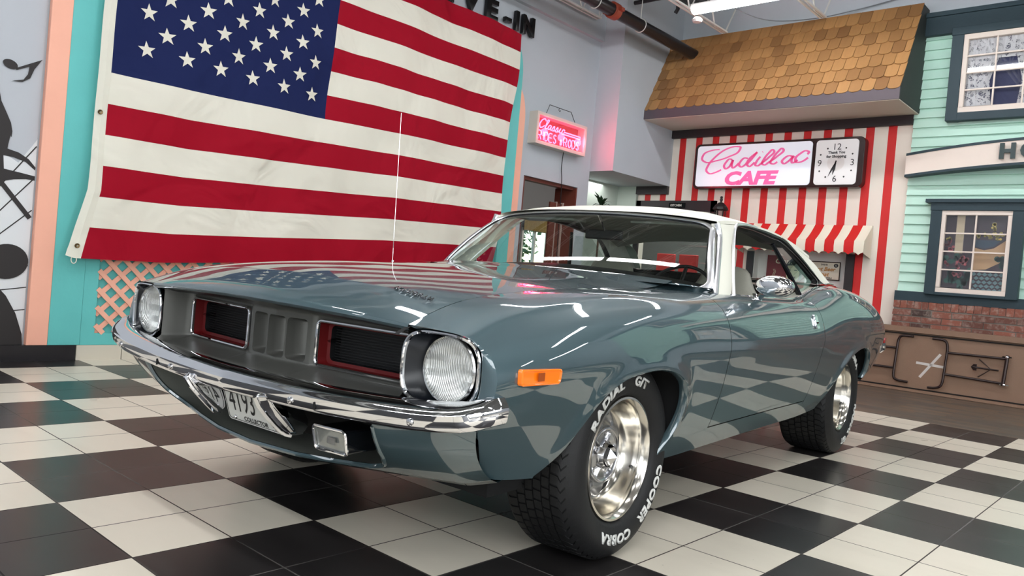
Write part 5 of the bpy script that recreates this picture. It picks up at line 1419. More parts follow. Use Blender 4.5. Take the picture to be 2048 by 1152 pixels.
# ---- greenhouse
def gy(X, Z): return .78 - .47 * (Z - .92)
RIM = [(1.10,1.232),(1.20,1.246),(1.30,1.256),(1.43,1.265),(1.64,1.270),(1.915,1.263),(2.10,1.244),(2.315,1.152),(2.495,1.046),(2.53,1.033)]
REX = [1.09, 1.20, 1.43, 1.64, 1.915, 2.10, 2.30, 2.45]
REZ = [1.238, 1.256, 1.274, 1.279, 1.274, 1.258, 1.226, 1.190]
def roof(a, s):
    a = np.asarray(a); s = np.asarray(s); ab = np.abs(s)
    X = (1.062 + .055 * ab ** 2) * (1 - a) + (2.46 + .0 * ab) * a
    zc = hermite([1.06, 1.2, 1.4, 1.6, 1.8, 2.0, 2.2, 2.46], np.array([1.270, 1.303, 1.335, 1.345, 1.343, 1.330, 1.308, 1.258])[:, None], X)[:, 0]
    ze = hermite(REX, np.array(REZ)[:, None], X)[:, 0]
    ye = gy(X, ze) + .004
    return np.c_[X, np.sign(s) * ye * ab ** .92, ze + (zc - ze) * (1 - ab ** 2.5)]
mb = MB(); rows = []
sr = np.linspace(-1, 1, 61)
for a in np.linspace(0, 1, 40): rows.append(list(lc(roof(np.full(61, a), sr))))
mb.grid(rows)
for side in (1, -1):
    # roll over the roof edge down to the drip line
    e = roof(np.linspace(0, 1, 40), np.ones(40)); e2 = e.copy(); e2[:, 2] -= .016; e2[:, 1] += .004; e3 = e2.copy(); e3[:, 1] -= .03
    mb.grid([list(lc(e, side)), list(lc(e2, side)), list(lc(e3, side))])
roof_o = part('vinyl_roof', mb, vinyl, angle=50)
# seam stitched across the vinyl
for y0 in (.40, -.40):
    mb = MB(); q = roof(np.linspace(0, 1, 60), np.full(60, y0 / .62)); q[:, 2] += .001
    mb.tube([tuple(v) for v in lc(q)], .0022, 5); part('roof_seam', mb, vinyl, parent=roof_o)
# header strip joining the screen moulding
for side in (1, -1):
    # A pillar
    fr = np.array([(.822,.782,.908),(.90,.748,.985),(.982,.713,1.062),(1.05,.683,1.125),(1.095,.660,1.18),(1.10,.640,1.232)])
    re = np.array([(.985,.789,.905),(1.09,.740,1.01),(1.19,.687,1.12),(1.25,.662,1.175),(1.295,.645,1.215),(1.36,.628,1.252)])
    mb = MB(); k = np.linspace(0, 1, 12)
    rows = []
    for w in np.linspace(0, 1, 7):
        r = fr * (1 - w) + re * w; r = r.copy(); r[:, 1] += .012 * 4 * w * (1 - w); r[:, 0] -= 0
        rows.append(list(lc(hermite(np.arange(6), r, np.linspace(0, 5, 24)), side)))
    inn = np.array(fr) + [.01, -.03, 0]; rows.insert(0, list(lc(hermite(np.arange(6), inn, np.linspace(0, 5, 24)), side)))
    inn = np.array(re) + [-.01, -.035, 0]; rows.append(list(lc(hermite(np.arange(6), inn, np.linspace(0, 5, 24)), side)))
    mb.grid(rows); apil = part('windscreen_pillar', mb, vinyl, angle=60)
    mb = MB(); r = hermite(np.arange(6), fr, np.linspace(0, 5, 24)); r[:, 1] += .004; r[:, 0] -= .006
    mb.tube([tuple(v) for v in lc(r, side)], .013, 8); part('pillar_moulding', mb, bright, parent=apil)
    # window frame chrome, front edge and drip rail
    path = [(.99,.90),(1.075,1.0),(1.19,1.12),(1.27,1.195),(1.305,1.225),(1.345,1.248),(1.43,1.262),(1.64,1.268)]
    pd = dense(path, 8, False); q = np.c_[pd[:, 0], gy(pd[:, 0], pd[:, 1]) + .010, pd[:, 1]]
    mb = MB(); mb.tube([tuple(v) for v in lc(q, side)], .008, 8); part('window_moulding', mb, bright)
    path = [(1.43,1.262),(1.64,1.268),(1.915,1.262),(2.08,1.246),(2.19,1.207),(2.315,1.148),(2.42,1.09),(2.50,1.040),(2.46,1.020)]
    pd = dense(path, 8, False); q = np.c_[pd[:, 0], gy(pd[:, 0], pd[:, 1]) - .002, pd[:, 1]]
    mb = MB()
    q2 = q.copy(); q2[:, 1] -= .02; q3 = q2.copy()
    cen = np.array([1.9, 0, 1.05]); v = cen - q; v[:, 1] = 0; v /= np.linalg.norm(v, axis=1)[:, None]
    rows = [q + [0, .006, 0], q + v * .012 + [0, .006, 0], q + v * .020 + [0, -.012, 0], q + v * .045 + [0, -.022, 0], q + v * .05 + [0, -.06, 0]]
    mb.grid([list(lc(r, side)) for r in rows]); seal = part('door_seal', mb, black_pl, angle=50)
    mb = MB(); mb.tube([tuple(v2) for v2 in lc(q + v * .022 + [0, -.006, 0], side)], .003, 6); part('seal_bead', mb, chrome_d, parent=seal)
    # rear roof pillar (sail panel)
    rim = dense([(2.04,1.252),(2.10,1.244),(2.20,1.203),(2.315,1.152),(2.42,1.092),(2.50,1.043),(2.56,1.028)], 6, False)
    sil = dense([(2.06,1.262),(2.20,1.243),(2.38,1.205),(2.50,1.180),(2.60,1.148),(2.70,1.09),(2.79,1.036)], 6, False)
    rows = []
    for w in np.linspace(0, 1, 8):
        r = rim * (1 - w) + sil * w; Y = gy(r[:, 0], r[:, 1]) + .006 + .006 * w * (1 - w) * 4 - .03 * w ** 3
        rows.append(list(lc(np.c_[r[:, 0], Y, r[:, 1]], side)))
    r = sil.copy(); rows.append(list(lc(np.c_[r[:, 0] + .01, gy(r[:, 0], r[:, 1]) - .10, r[:, 1] - .004], side)))
    mb = MB(); mb.grid(rows); part('rear_roof_pillar', mb, vinyl, angle=60)
    mb = MB(); r = np.array([(2.54, .745, 1.028), (2.68, .735, 1.035), (2.80, .722, 1.036)]); mb.tube([tuple(v) for v in lc(r, side)], .004, 6)
    part('roof_base_moulding', mb, chrome)
    # quarter glass with its black leading bar
    mb = MB()
    g_ = [(1.90,1.19),(2.02,.965),(2.04,.94),(2.30,1.00),(2.44,1.045),(2.32,1.10),(2.08,1.20)]
    mb.add(lc([(x, gy(x, z) - .02, z) for x, z in g_], side), [tuple(range(len(g_)))])
    qg = part('quarter_glass', mb, wglass)
    mb = MB(); a = np.array([(1.862, gy(0, 1.205) - .006, 1.205), (1.95, gy(0, 1.09) - .008, 1.09), (2.045, gy(0, .94) - .01, .935)])
    mb.tube([tuple(v) for v in lc(a, side)], [.011, .013, .015], 8); part('quarter_glass_bar', mb, black_gl, parent=qg)
    mb = MB(); a2 = a + [.016, .004, 0]; mb.tube([tuple(v) for v in lc(a2, side)], .003, 6); part('bar_bead', mb, chrome_d, parent=qg)
    # inner door and belt line
    mb = MB(); xs = np.linspace(.95, 2.35, 30); o_ = flank(xs, np.zeros(30)); a_ = o_ + [0, -.012, -.004]; b_ = a_ + [0, -.05, 0]; c_ = b_ + [0, 0, -.40]
    mb.grid([list(lc(a_, side)), list(lc(b_, side)), list(lc(c_, side))]); part('inner_door_trim', mb, door_in)
    mb = MB(); mb.tube([tuple(v) for v in lc(o_ + [0, .004, .003], side)], .004, 6); part('belt_trim', mb, chrome)

# back glass, headliner, cabin
def bgs(a, b):
    s = a; ab = np.abs(s)
    p0 = np.c_[2.46 + .0 * ab, s * .60, 1.252 - .055 * ab ** 2.5]; p1 = np.c_[2.93 - .15 * ab ** 2, s * .66, 1.035 + 0 * ab]
    return p0 * (1 - b[:, None]) + p1 * b[:, None]
mb = MB(); A, B = np.meshgrid(np.linspace(-1, 1, 25), np.linspace(0, 1, 9), indexing='ij')
P_ = lc(bgs(A.ravel(), B.ravel())).reshape(25, 9, 3); mb.grid([list(r) for r in P_]); part('rear_window', mb, wglass)
mb = MB(); rows = []
for a in np.linspace(.02, 1, 30):
    r = roof(np.full(41, a), np.linspace(-.97, .97, 41)); r[:, 2] -= .028; rows.append(list(lc(r)))
mb.grid(rows); part('headliner', mb, liner)
mb = MB()
prof = [(.72,.925),(.80,.968),(.92,.988),(1.03,.982),(1.08,.95),(1.10,.82),(1.08,.70),(1.0,.55)]
yy = np.linspace(-.74, .74, 25)
mb.grid([[(x + .09 * (abs(y) / .74) ** 2 * (x < 1.05), y, z - (.05 * (abs(y) / .74) ** 2 if z > .94 else 0)) for x, z in prof] for y in yy]); part('dashboard', mb, dash_m)
def seat(yc):
    mb = MB(); rows = []
    # one-piece high-back bucket: profile loops from cushion to headrest
    secs = [(1.72, .50, .24, .06), (1.76, .62, .25, .07), (1.80, .75, .25, .065), (1.835, .86, .24, .06), (1.86, .94, .215, .055),
            (1.875, .99, .175, .05), (1.885, 1.035, .15, .045), (1.892, 1.075, .135, .04), (1.897, 1.10, .11, .03), (1.90, 1.112, .06, .015)]
    for x, z, hw, th in secs:
        x += .05; z -= .04
        rows.append([(x + th * math.copysign(abs(math.cos(a)) ** .7, math.cos(a)), yc + hw * math.copysign(abs(math.sin(a)) ** .6, math.sin(a)), z) for a in np.linspace(0, 2 * math.pi, 33)[:-1]])
    P = [[rows[i][k] for i in range(len(rows))] for k in range(32)]
    mb.grid(P, closed_u=True); mb.add(rows[-1], [tuple(range(32))])
    mb.box((1.30, 1.78), (yc - .25, yc + .25), (.42, .56))
    o = part('bucket_seat', mb, seat_v, angle=60)
    mb = MB(); mb.tube([(1.83, yc - .20, .90), (1.80, yc - .21, .72), (1.79, yc - .21, .56)], .004, 5); mb.tube([(1.83, yc + .20, .90), (1.80, yc + .21, .72), (1.79, yc + .21, .56)], .004, 5)
    part('seat_piping', mb, seat_v, parent=o)
seat(-.37); seat(.37)
mb = MB(); mb.box((2.35, 2.50), (-.62, .62), (.50, .93)); mb.box((2.0, 2.4), (-.62, .62), (.40, .55)); part('rear_seat', mb, seat_v, bevel=.04)
mb = MB(); mb.box((2.45, 2.95), (-.66, .66), (.94, .965)); part('parcel_shelf', mb, dash_m)
mb = MB(); mb.box((-.5, 3.7), (-.70, .70), (.26, .40)); part('floor_pan', mb, dark)
# steering wheel
mb = MB(); c0 = Vector((1.33, -.37, .865)); ax = Vector((-.85, 0, .42)).normalized()
u = Vector((0, 1, 0)); w = ax.cross(u)
mb.tube([c0 + (u * math.cos(a) + w * math.sin(a)) * .19 for a in np.linspace(0, 2 * math.pi, 49)[:-1]], .009, 8, closed=True)
for a in (0.1, math.pi - .1, -math.pi / 2): mb.tube([c0 + ax * .02, c0 + (u * math.cos(a) + w * math.sin(a)) * .185], .010, 6)
mb.lathe([(0, .03), (.045, .025), (.05, 0), (.02, -.02)], c0, ax, 20); mb.tube([c0, c0 + Vector((-.28, 0, -.12))], .025, 10)
part('steering_wheel', mb, dash_m)
mb = MB(); mb.box((1.185, 1.205), (-.105, .115), (1.135, 1.185)); mir = part('rear_view_mirror', mb, dash_m, bevel=.008)
mb = MB(); mb.tube([(1.19, 0, 1.18), (1.15, 0, 1.225), (1.12, 0, 1.265)], [.004, .006, .012], 8); part('mirror_stem', mb, chrome, parent=mir)
for y in (.36, -.36):
    mb = MB(); mb.box((1.14, 1.28), (y - .19, y + .19), (1.222, 1.235)); part('sun_visor', mb, liner, bevel=.006)

# ---- door mirrors
for side in (1, -1):
    c0 = np.array([1.085, .935, .970]) if side > 0 else np.array([1.14, .90, .965])
    mb = MB(); rows = []
    for k in np.linspace(0, 1, 14):
        x = .075 * math.sin(k * math.pi / 2) ; rr = math.cos(k * math.pi / 2) ** .5 if k < 1 else 0
        rows.append([(c0[0] - x + .02, -side * (c0[1] + .085 * rr * math.cos(a)), c0[2] + .048 * rr * math.sin(a)) for a in np.linspace(0, 2 * math.pi, 33)[:-1]])
    rows.insert(0, [(c0[0] + .035, -side * (c0[1] + .078 * math.cos(a)), c0[2] + .042 * math.sin(a)) for a in np.linspace(0, 2 * math.pi, 33)[:-1]])
    P = [[rows[i][k] for i in range(len(rows))] for k in range(32)]
    mb.grid(P, closed_u=True); mo = part('door_mirror', mb, chrome, angle=60)
    mb = MB(); mb.add(rows[0], [tuple(range(32))]); part('mirror_glass', mb, mat('mirror_silver', (200, 205, 210), .01, 1.0), parent=mo)
    q0 = flank([c0[0] + .105], [2.0])[0]
    mb = MB(); base = np.array([c0[0] + .105, q0[1], q0[2]])
    P4 = [(base + [0, -.004, -.004]), base + [-.02, .03, .022], c0 + [.02, .0, -.035]]
    mb.tube([tuple(v) for v in lc(P4, side)], [.018, .013, .014], 8); part('mirror_arm', mb, chrome, parent=mo)
    mb = MB(); mb.lathe([(0, .012), (.018, .010), (.030, .002), (.032, -.004)], lc([base], side)[0], (0, -side * .75, .66), 6); part('mirror_foot', mb, chrome, parent=mo)
# driver door handle
for side in (1, -1):
    q0 = flank([1.80], [4.15])[0]; mb = MB()
    P_ = [(x, z) for x, z in rrect(1.80, q0[2], .022, .038, .006, 3)]
    vs = [flank([x], [np.interp(-z, [-.93, -.84, -.735], [3, 4, 5])])[0] + [0, .002, 0] for x, z in P_]
    v2 = [v + [0, .010, 0] for v in vs]; n_ = len(vs)
    mb.add(lc(vs + v2, side), [(i, (i + 1) % n_, (i + 1) % n_ + n_, i + n_) for i in range(n_)] + [tuple(range(n_, 2 * n_))])
    h_ = part('door_handle', mb, chrome)
    c_ = np.mean(v2, axis=0); mb = MB(); mb.box((c_[0] - .016, c_[0] + .016), sorted((-side * (c_[1] + .001), -side * (c_[1] + .0035))), (c_[2] - .032, c_[2] - .002)); part('handle_recess', mb, black_gl, parent=h_)

# ================================================================ front end
def lipx(Y): return float(hood(np.array([-.885]), np.array([min(1, abs(Y) / .645)]))[0][0])
# fascia: recessed grey grille surround; (y, v) -> section v: 0 under the lip .. 1 bottom shelf edge
def fplane(Y):
    a = np.abs(Y); kb = np.clip((a - .158) / .010, 0, 1); base = (-.768 + .02 * a / .158) * (1 - kb) + (-.752 + .09 * a) * kb
    k = np.clip((a - .586) / .036, 0, 1); k = k * k * (3 - 2 * k)
    return base * (1 - k) + (-.803) * k
def fascia(Y, Z):
    Y = np.asarray(Y, float); Z = np.asarray(Z, float)
    xp = fplane(Y); lip = -.868 + .055 * (np.abs(Y) / .645) ** 1.6
    top = np.clip((Z - .733) / .030, 0, 1); bot = np.clip((.578 - Z) / .030, 0, 1)
    X = xp + (lip - xp) * (top ** 1.5) + (np.minimum(-.875 + .05 * np.abs(Y), xp) - xp) * (bot ** 1.3)
    return np.c_[X, Y, Z]
openings = []
for s_ in (1, -1):
    openings.append([(s_ * x, z) for x, z in rrect(.378, .652, .200, .068, .018, 5)])
slots = [rrect(yc, .650, .0435, .066, .014, 6) for yc in (-.094, 0.0, .094)]
mb = MB()
cutpatch(mb, lambda a, b: lc(fascia(a, b)), -.619, .619, 180, .548, .763, 60, None, openings + slots)
fas = part('grille_surround', mb, argent, angle=60)
for s_, op in zip((1, -1), openings):
    pts = straight(op, .01); f3 = fascia(pts[:, 0], pts[:, 1]); f3[:, 0] = fplane(pts[:, 0])
    mb = MB(); fr = f3.copy(); fr[:, 0] -= .009
    mb.tube([tuple(v) for v in lc(fr)], .0052, 8, closed=True)
    gf = part('grille_frame', mb, chrome)
    # red stepped inner border, then the black grille
    c = np.array([f3[:, 1].mean(), f3[:, 2].mean()])
    def inset(d, dx):
        q = f3.copy(); q[:, 1] = np.where(q[:, 1] > c[0], np.maximum(q[:, 1] - d, c[0]), np.minimum(q[:, 1] + d, c[0]))
        q[:, 2] = np.where(q[:, 2] > c[1], q[:, 2] - d, q[:, 2] + d); q[:, 0] += dx; return q
    rows = [f3, inset(.003, .032), inset(.013, .036)]
    P = [[tuple(lc(r)[i]) for r in rows] for i in range(len(f3))]
    mb = MB(); mb.grid(P, closed_u=True); part('red_border', mb, redtrim, parent=gf, label='red painted border')
    rows = [inset(.013, .036), inset(.014, .075)]
    P = [[tuple(lc(r)[i]) for r in rows] for i in range(len(f3))]
    mb = MB(); mb.grid(P, closed_u=True); b = lc(inset(.014, .075)); mb.add(b, [tuple(range(len(b)))])
    for z in np.linspace(.602, .702, 13):
        pa, pb = .196, .560
        mb.tube([tuple(lc([(float(fplane(np.array([q_]))[0]) + .050, s_ * q_, z)])[0]) for q_ in (pa, pb)], .0016, 4)
    part('grille_mesh', mb, mat('grille_black', (13, 14, 16), .5), parent=gf)
for yc, sl in zip((-.094, 0, .094), slots):
    pts = straight(sl, .006); f3 = fascia(pts[:, 0], pts[:, 1]); c3 = np.array([yc, .650])
    mb = MB()
    def dep(y, z):
        q = np.clip((y - (yc - .0435)) / .087, 0, 1); e = np.clip((.066 - np.abs(z - .650)) / .012, 0, 1)
        return .060 * np.sqrt(np.clip(1 - (2 * q - 1) ** 2, 0, 1)) * np.sqrt(e) + .004
    rows = []
    for k in np.linspace(0, 1, 26):
        q = f3.copy(); q[:, 1] = yc + (q[:, 1] - yc) * (1 - k * .999); q[:, 2] = .650 + (q[:, 2] - .650) * (1 - .999 * k)
        q[:, 0] = f3[:, 0].mean() + dep(q[:, 1], q[:, 2]) if k > 0 else f3[:, 0]
        rows.append(q)
    P = [[tuple(lc(r)[i]) for r in rows] for i in range(len(f3))]
    mb.grid(P, closed_u=True); part('vent_scoop', mb, argent, parent=fas, angle=60)

# nose closing under the hood lip and black seal strip
mb = MB(); yy = np.linspace(-.645, .645, 61)
a_ = np.array([[lipx(y) + .028, y, .742 + .0] for y in yy]); zl = hood(np.full(61, -.885), yy / .645)
a_ = zl.copy(); a_[:, 0] += .030; a_[:, 2] -= .019; b_ = a_.copy(); b_[:, 0] += .05; b_[:, 2] -= .012
mb.grid([list(lc(a_)), list(lc(b_))]); part('hood_seal', mb, black_pl)

# ---- headlamps
reflm, gg, pp = newmat('fluted_reflector')
pp.inputs['Base Color'].default_value = srgb(225, 225, 222); pp.inputs['Metallic'].default_value = .85; pp.inputs['Roughness'].default_value = .32
tc = gg.new('ShaderNodeTexCoord'); sp = gg.new('ShaderNodeSeparateXYZ'); gg.nt.links.new(tc.outputs['Object'], sp.inputs[0])
h1 = gg.math('SINE', gg.math('MULTIPLY', sp.outputs['Y'], 1100)); h2 = gg.math('GREATER_THAN', gg.math('SINE', gg.math('MULTIPLY', sp.outputs['Z'], 150)), 0.2)
bp = gg.new('ShaderNodeBump'); bp.inputs['Strength'].default_value = .7; bp.inputs['Distance'].default_value = .002
gg.nt.links.new(gg.math('ADD', gg.math('MULTIPLY', h1, gg.math('ADD', h2, .5)), gg.math('MULTIPLY', h2, .8)), bp.inputs['Height']); gg.nt.links.new(bp.outputs['Normal'], pp.inputs['Normal'])
for side in (1, -1):
    cy, cz = .737, .656
    ol = superell(cy, cz, .1225, .0965, 3.4, 72)
    def bx(y): return -.806 + (y - cy) * .06 + np.maximum(0, y - cy - .07) * .25
    def ringrow(d, dx, lam=0.0):
        q = np.array([(bx(y) + dx, cy + (y - cy) * (1 - d / .1225), cz + (z - cz) * (1 - d / .0965)) for y, z in ol])
        return q
    mb = MB()
    rows = [ringrow(-.002, .006), ringrow(-.002, .0), ringrow(.0, -.003), ringrow(.004, -.003), ringrow(.007, .0), ringrow(.008, .006)]
    P = [[tuple(lc(r, side)[i]) for r in rows] for i in range(72)]
    mb.grid(P, closed_u=True); bez = part('headlamp_bezel', mb, chrome)
    mb = MB()
    lampc = (.748, .655); circ = np.array([(-.760, lampc[0] + .094 * math.cos(2 * math.pi * i / 72), lampc[1] + .094 * math.sin(2 * math.pi * i / 72)) for i in range(72)])
    mid = (ringrow(.012, .03) + circ * 1.0) / 2; mid[:, 0] = -.775
    rows = [ringrow(.008, .006), mid, circ]
    P = [[tuple(lc(r, side)[i]) for r in rows] for i in range(72)]
    mb.grid(P, closed_u=True); mb.add(lc(circ + [.02, 0, 0], side), [tuple(range(72))]); part('headlamp_bucket', mb, mat('bucket_black', (14, 17, 22), .3), parent=bez)
    mb = MB(); mb.lathe([(.087, -.004), (.0915, .0), (.0915, .012), (.087, .016), (.083, .014)], lc([(-.762, lampc[0], lampc[1])], side)[0], (-1, 0, 0), 64)
    lamp = part('sealed_beam', mb, chrome_d)
    # fluted glass lens with a bright reflector behind
    m = bpy.data.materials.get('lens_glass')
    if m is None:
        m = glassmat('lens_glass', (.97, .98, .98, 1), .05); gg = N(m)
        tc = gg.new('ShaderNodeTexCoord'); sp = gg.new('ShaderNodeSeparateXYZ'); gg.nt.links.new(tc.outputs['Object'], sp.inputs[0])
        nz = gg.noise(tc.outputs['Object'], 14, 1)
        h1 = gg.math('SINE', gg.math('MULTIPLY', sp.outputs['Y'], 900))
        h2 = gg.math('MULTIPLY', gg.math('GREATER_THAN', gg.math('SINE', gg.math('MULTIPLY', sp.outputs['Z'], 130)), 0.1), 1.0)
        hh = gg.math('ADD', gg.math('MULTIPLY', h1, gg.math('ADD', h2, .35)), gg.math('MULTIPLY', h2, 1.2))
        bp = gg.new('ShaderNodeBump'); bp.inputs['Strength'].default_value = .55; bp.inputs['Distance'].default_value = .0012
        gg.nt.links.new(hh, bp.inputs['Height'])
        for nd in gg.nt.nodes:
            if nd.type in ('BSDF_GLOSSY', 'LAYER_WEIGHT'): gg.nt.links.new(bp.outputs['Normal'], nd.inputs['Normal'])
    mb = MB(); R = .088
    mb.lathe([(R * math.sin(k), .014 + .022 * (math.cos(k) )) for k in np.linspace(0.001, math.pi / 2, 14)], lc([(-.762, lampc[0], lampc[1])], side)[0], (-1, 0, 0), 64)
    part('headlamp_lens', mb, m, parent=lamp)
    mb = MB(); mb.lathe([(.086 * math.sin(k), .012 - .030 * math.cos(k)) for k in np.linspace(0.001, math.pi / 2, 14)], lc([(-.762, lampc[0], lampc[1])], side)[0], (-1, 0, 0), 64)
    part('reflector_bowl', mb, reflm, parent=lamp)
    # painted front edge of the fender round the bezel
    top = flank(np.full(40, -.79), np.linspace(0, 9, 40))
    mb = MB()
    out_ = []
    ang = np.linspace(math.radians(118), math.radians(-75), 50)
    inner = []; outer_ = []
    for a in ang:
        c_, s_ = math.cos(a), math.sin(a)
        inner.append((bx(cy + .1265 * math.copysign(abs(c_) ** (2/3.4), c_)) + .004, cy + .1265 * math.copysign(abs(c_) ** (2/3.4), c_), cz + .1005 * math.copysign(abs(s_) ** (2/3.4), s_)))
    # matching outer edge = fender front edge from t=0 down to below the lamp
    tvs = np.linspace(0.0, 7.3, 50); outer_ = flank(np.full(50, -.79), tvs)
    inner = np.array(inner)
    mid = inner * .5 + outer_ * .5; mid[:, 0] -= .006
    mb.grid([list(lc(r, side)) for r in (outer_, mid, inner)]); part('fender_nose', mb, paint, angle=60)

# ---- chrome bumper
BY = [0, .10, .2, .4, .6, .75, .85, .905, .935, .948]
BXv = [-.950, -.945, -.939, -.925, -.905, -.886, -.864, -.838, -.805, -.765]
BZ = [.530, .530, .531, .534, .541, .550, .562, .574, .585, .590]
sarc = np.linspace(0, 9, 60)
half = hermite(np.arange(10), np.c_[BXv, BY, BZ], sarc)
plan = np.vstack([half[::-1] * [1, -1, 1], half[1:]])
tg = np.gradient(plan[:, :2], axis=0); tg /= np.linalg.norm(tg, axis=1)[:, None]
nr = np.c_[tg[:, 1], -tg[:, 0]]                   # inward (towards +X)
sec = [(.085, .016), (.066, .028), (.040, .026), (.014, .012), (.003, .003), (.000, -.002), (.002, -.018), (.006, -.034), (.014, -.043), (.030, -.048), (.085, -.042)]
rows = []
for d, z in sec:
    k = np.interp(np.abs(plan[:, 1]), [0, .85, .948], [1, 1, .55])
    rows.append(np.c_[plan[:, 0] + nr[:, 0] * d * k, plan[:, 1] + nr[:, 1] * d * k, plan[:, 2] + z * np.interp(np.abs(plan[:, 1]), [0, .9, .948], [1, 1, .9])])
mb = MB(); P = [[tuple(lc(r)[i]) for r in rows] for i in range(len(plan))]
mb.grid(P); mb.add(P[0], [tuple(range(len(sec)))]); mb.add(P[-1], [tuple(range(len(sec)))])
bumper = part('front_bumper', mb, chrome, angle=32)
def bat(Y, dz=0.0):
    i = np.argmin(np.abs(plan[:, 1] - Y)); return plan[i] + [0, 0, dz]
for Y in (.315, -.315, .74, -.74):
    q = bat(Y, -.022); mb = MB(); mb.lathe([(0, .004), (.006, .0035), (.0095, .001), (.0105, -.004)], lc([q])[0] , (-1, 0, -.15), 16); part('bumper_bolt', mb, chrome, parent=bumper)
for Y in (.395, -.395):
    q = bat(Y, -.022); mb = MB(); mb.box((q[0] - .001, q[0] + .004), (-q[1] - .002, -q[1] + .002), (q[2] - .010, q[2] + .010)); part('jack_slot', mb, dark, parent=bumper)
# bumper guards
for side in (1, -1):
    mb = MB(); rows = []
    for z, xf, dep, hw in ((.512, -.938, .06, .016), (.500, -.950, .08, .024), (.470, -.930, .10, .031), (.440, -.902, .10, .034), (.410, -.872, .09, .033), (.390, -.850, .07, .029), (.378, -.834, .05, .022), (.373, -.815, .03, .012)):
        yc = .198 + (.51 - z) * -.02
        rows.append([(xf + dep, yc - hw * .7, z + .012), (xf + .025, yc - hw, z + .006), (xf + .006, yc - hw * .9, z + .001), (xf, yc - hw * .55, z), (xf + .012, yc + hw * .2, z + .002), (xf + .016, yc + hw * .9, z + .004), (xf + .035, yc + hw, z + .006), (xf + dep, yc + hw * .7, z + .012)])
    mb.grid([list(lc(np.array(r), side)) for r in rows]); mb.add(lc(rows[-1], side), [tuple(range(8))]); mb.add(lc(rows[0], side), [tuple(range(8))])
    gd = part('bumper_guard', mb, chrome, angle=30, bevel=.004)
    mb = MB(); mb.tube([tuple(lc([(r[3][0] - .002, r[3][1], r[3][2])], side)[0]) for r in rows[1:]], .0065, 6); part('guard_rib', mb, chrome, parent=gd)

# ---- licence plate
mb = MB(); c0 = np.array([-.818, 0.012, .430]); up = np.array([-.33, 0, .944]); nrm = Vector((-.944, 0, -.33))
pl = [(-x, z) for x, z in rrect(0, 0, .1525, .076, .012, 4)]
mb.prism(pl, tuple(c0), (0, 1, 0), tuple(up), (.0015, 0, 0))
plate = part('licence_plate', mb, mat('plate_white', (205, 205, 200), .35), label='white number plate with black characters')
ink = mat('plate_ink', (20, 20, 22), .5)
def pt_(dx, dz): return c0 + np.array([0, -dx, 0]) + up * dz + np.array(nrm) * .0012
mb = MB()
vs, fs = text('419312', .118, offset=.0005, space=1.02); ww = max(v[0] for v in vs) - min(v[0] for v in vs)
vs, fs = text('4193', .118, space=1.02); w4 = max(v[0] for v in vs) - min(v[0] for v in vs)
mb.add([pt_(-.058 + v[0] * (.135 / w4), -.038 + v[1]) for v in vs], fs)
vs, fs = text('Minnesota', .034); mb.add([pt_(-.02 + v[0] * 1.0, .050 + v[1]) for v in vs], fs)
vs, fs = text('COLLECTOR', .021, offset=.0006); mb.add([pt_(0 + v[0] * 1.05, -.066 + v[1]) for v in vs], fs)
part('plate_lettering', mb, ink, parent=plate, angle=180)
mb = MB(); rr = [tuple(pt_(x, z)) for x, z in rrect(0, 0, .146, .070, .010, 4)]; mb.tube([ (p_[0], p_[1], p_[2]) for p_ in rr], .0008, 4, closed=True); part('plate_border', mb, ink, parent=plate)
for dx, dz in ((-.11, -.062), (.11, -.062), (-.11, .062), (.11, .062)):
    mb = MB(); mb.sphere(tuple(pt_(dx, dz)), .007, 12, 8); part('plate_bolt', mb, chrome, parent=plate)

# ---- valance below the bumper
VY = np.linspace(-1, 1, 121)
def vlow(s):
    a = np.abs(s) * .83; return np.c_[np.interp(a, [0, .2, .35, .56, .74, .83], [-.812, -.797, -.768, -.705, -.668, -.655]), s * .83, np.interp(a, [0, .2, .35, .56, .74, .83], [.308, .312, .32, .328, .340, .368])]
def vtop(s):
    a = np.abs(s) * .872; return np.c_[np.interp(a, [0, .4, .6, .8, .872], [-.89, -.875, -.865, -.825, -.79]), s * .872, np.interp(a, [0, .6, .872], [.485, .49, .52])]
def val(a, b):
    p0 = vlow(a); p1 = vtop(a); v = b[:, None]
    return p0 * (1 - v) + p1 * v + np.array([[-.022, 0, -.008]]) * 4 * v * (1 - v)
op = [(-.665, .97), (-.665, .60), (-.655, .36), (-.62, .18), (-.56, .10), (-.46, .075), (0, .065), (.46, .075), (.56, .10), (.62, .18), (.655, .36), (.665, .60), (.665, .97), (.665, 1.3), (-.665, 1.3)]
mb = MB(); cutpatch(mb, lambda a, b: lc(val(a, b)), -1, 1, 150, 0, 1, 26, None, [op])
vlo = vlow(VY); vl2 = vlo + [.03, 0, -.012]; vl3 = vlo + [.10, 0, .01]; vl0 = vlo + [-.004, 0, -.004]
mb.grid([list(lc(vlo)), list(lc(vl2)), list(lc(vl3))])
val_o = part('front_valance', mb, paint, angle=50)
# rolled lip round the opening and dark grey pan inside
pts = straight(op[:13], .01)[:-60] if False else np.array(op[:13]); pts = dense(op[:13], 8, False)
q = val(pts[:, 0], pts[:, 1]); mb = MB(); mb.tube([tuple(v) for v in lc(q + [.003, 0, 0])], .007, 6); part('valance_lip', mb, paint, parent=val_o)
mb = MB(); q2 = q + [.10, 0, .0]; q2[:, 2] = np.maximum(q2[:, 2], q[:, 2]); q3 = q + [.16, 0, .02]; q3[:, 1] *= .92
mb.grid([list(lc(q)), list(lc(q2)), list(lc(q3))]); part('air_intake_pan', mb, mat('pan_grey', (96, 98, 92), .5), angle=60)
mb = MB(); mb.box((-.62, -.60), (-.60, .60), (.33, .60)); part('radiator_support', mb, dark)
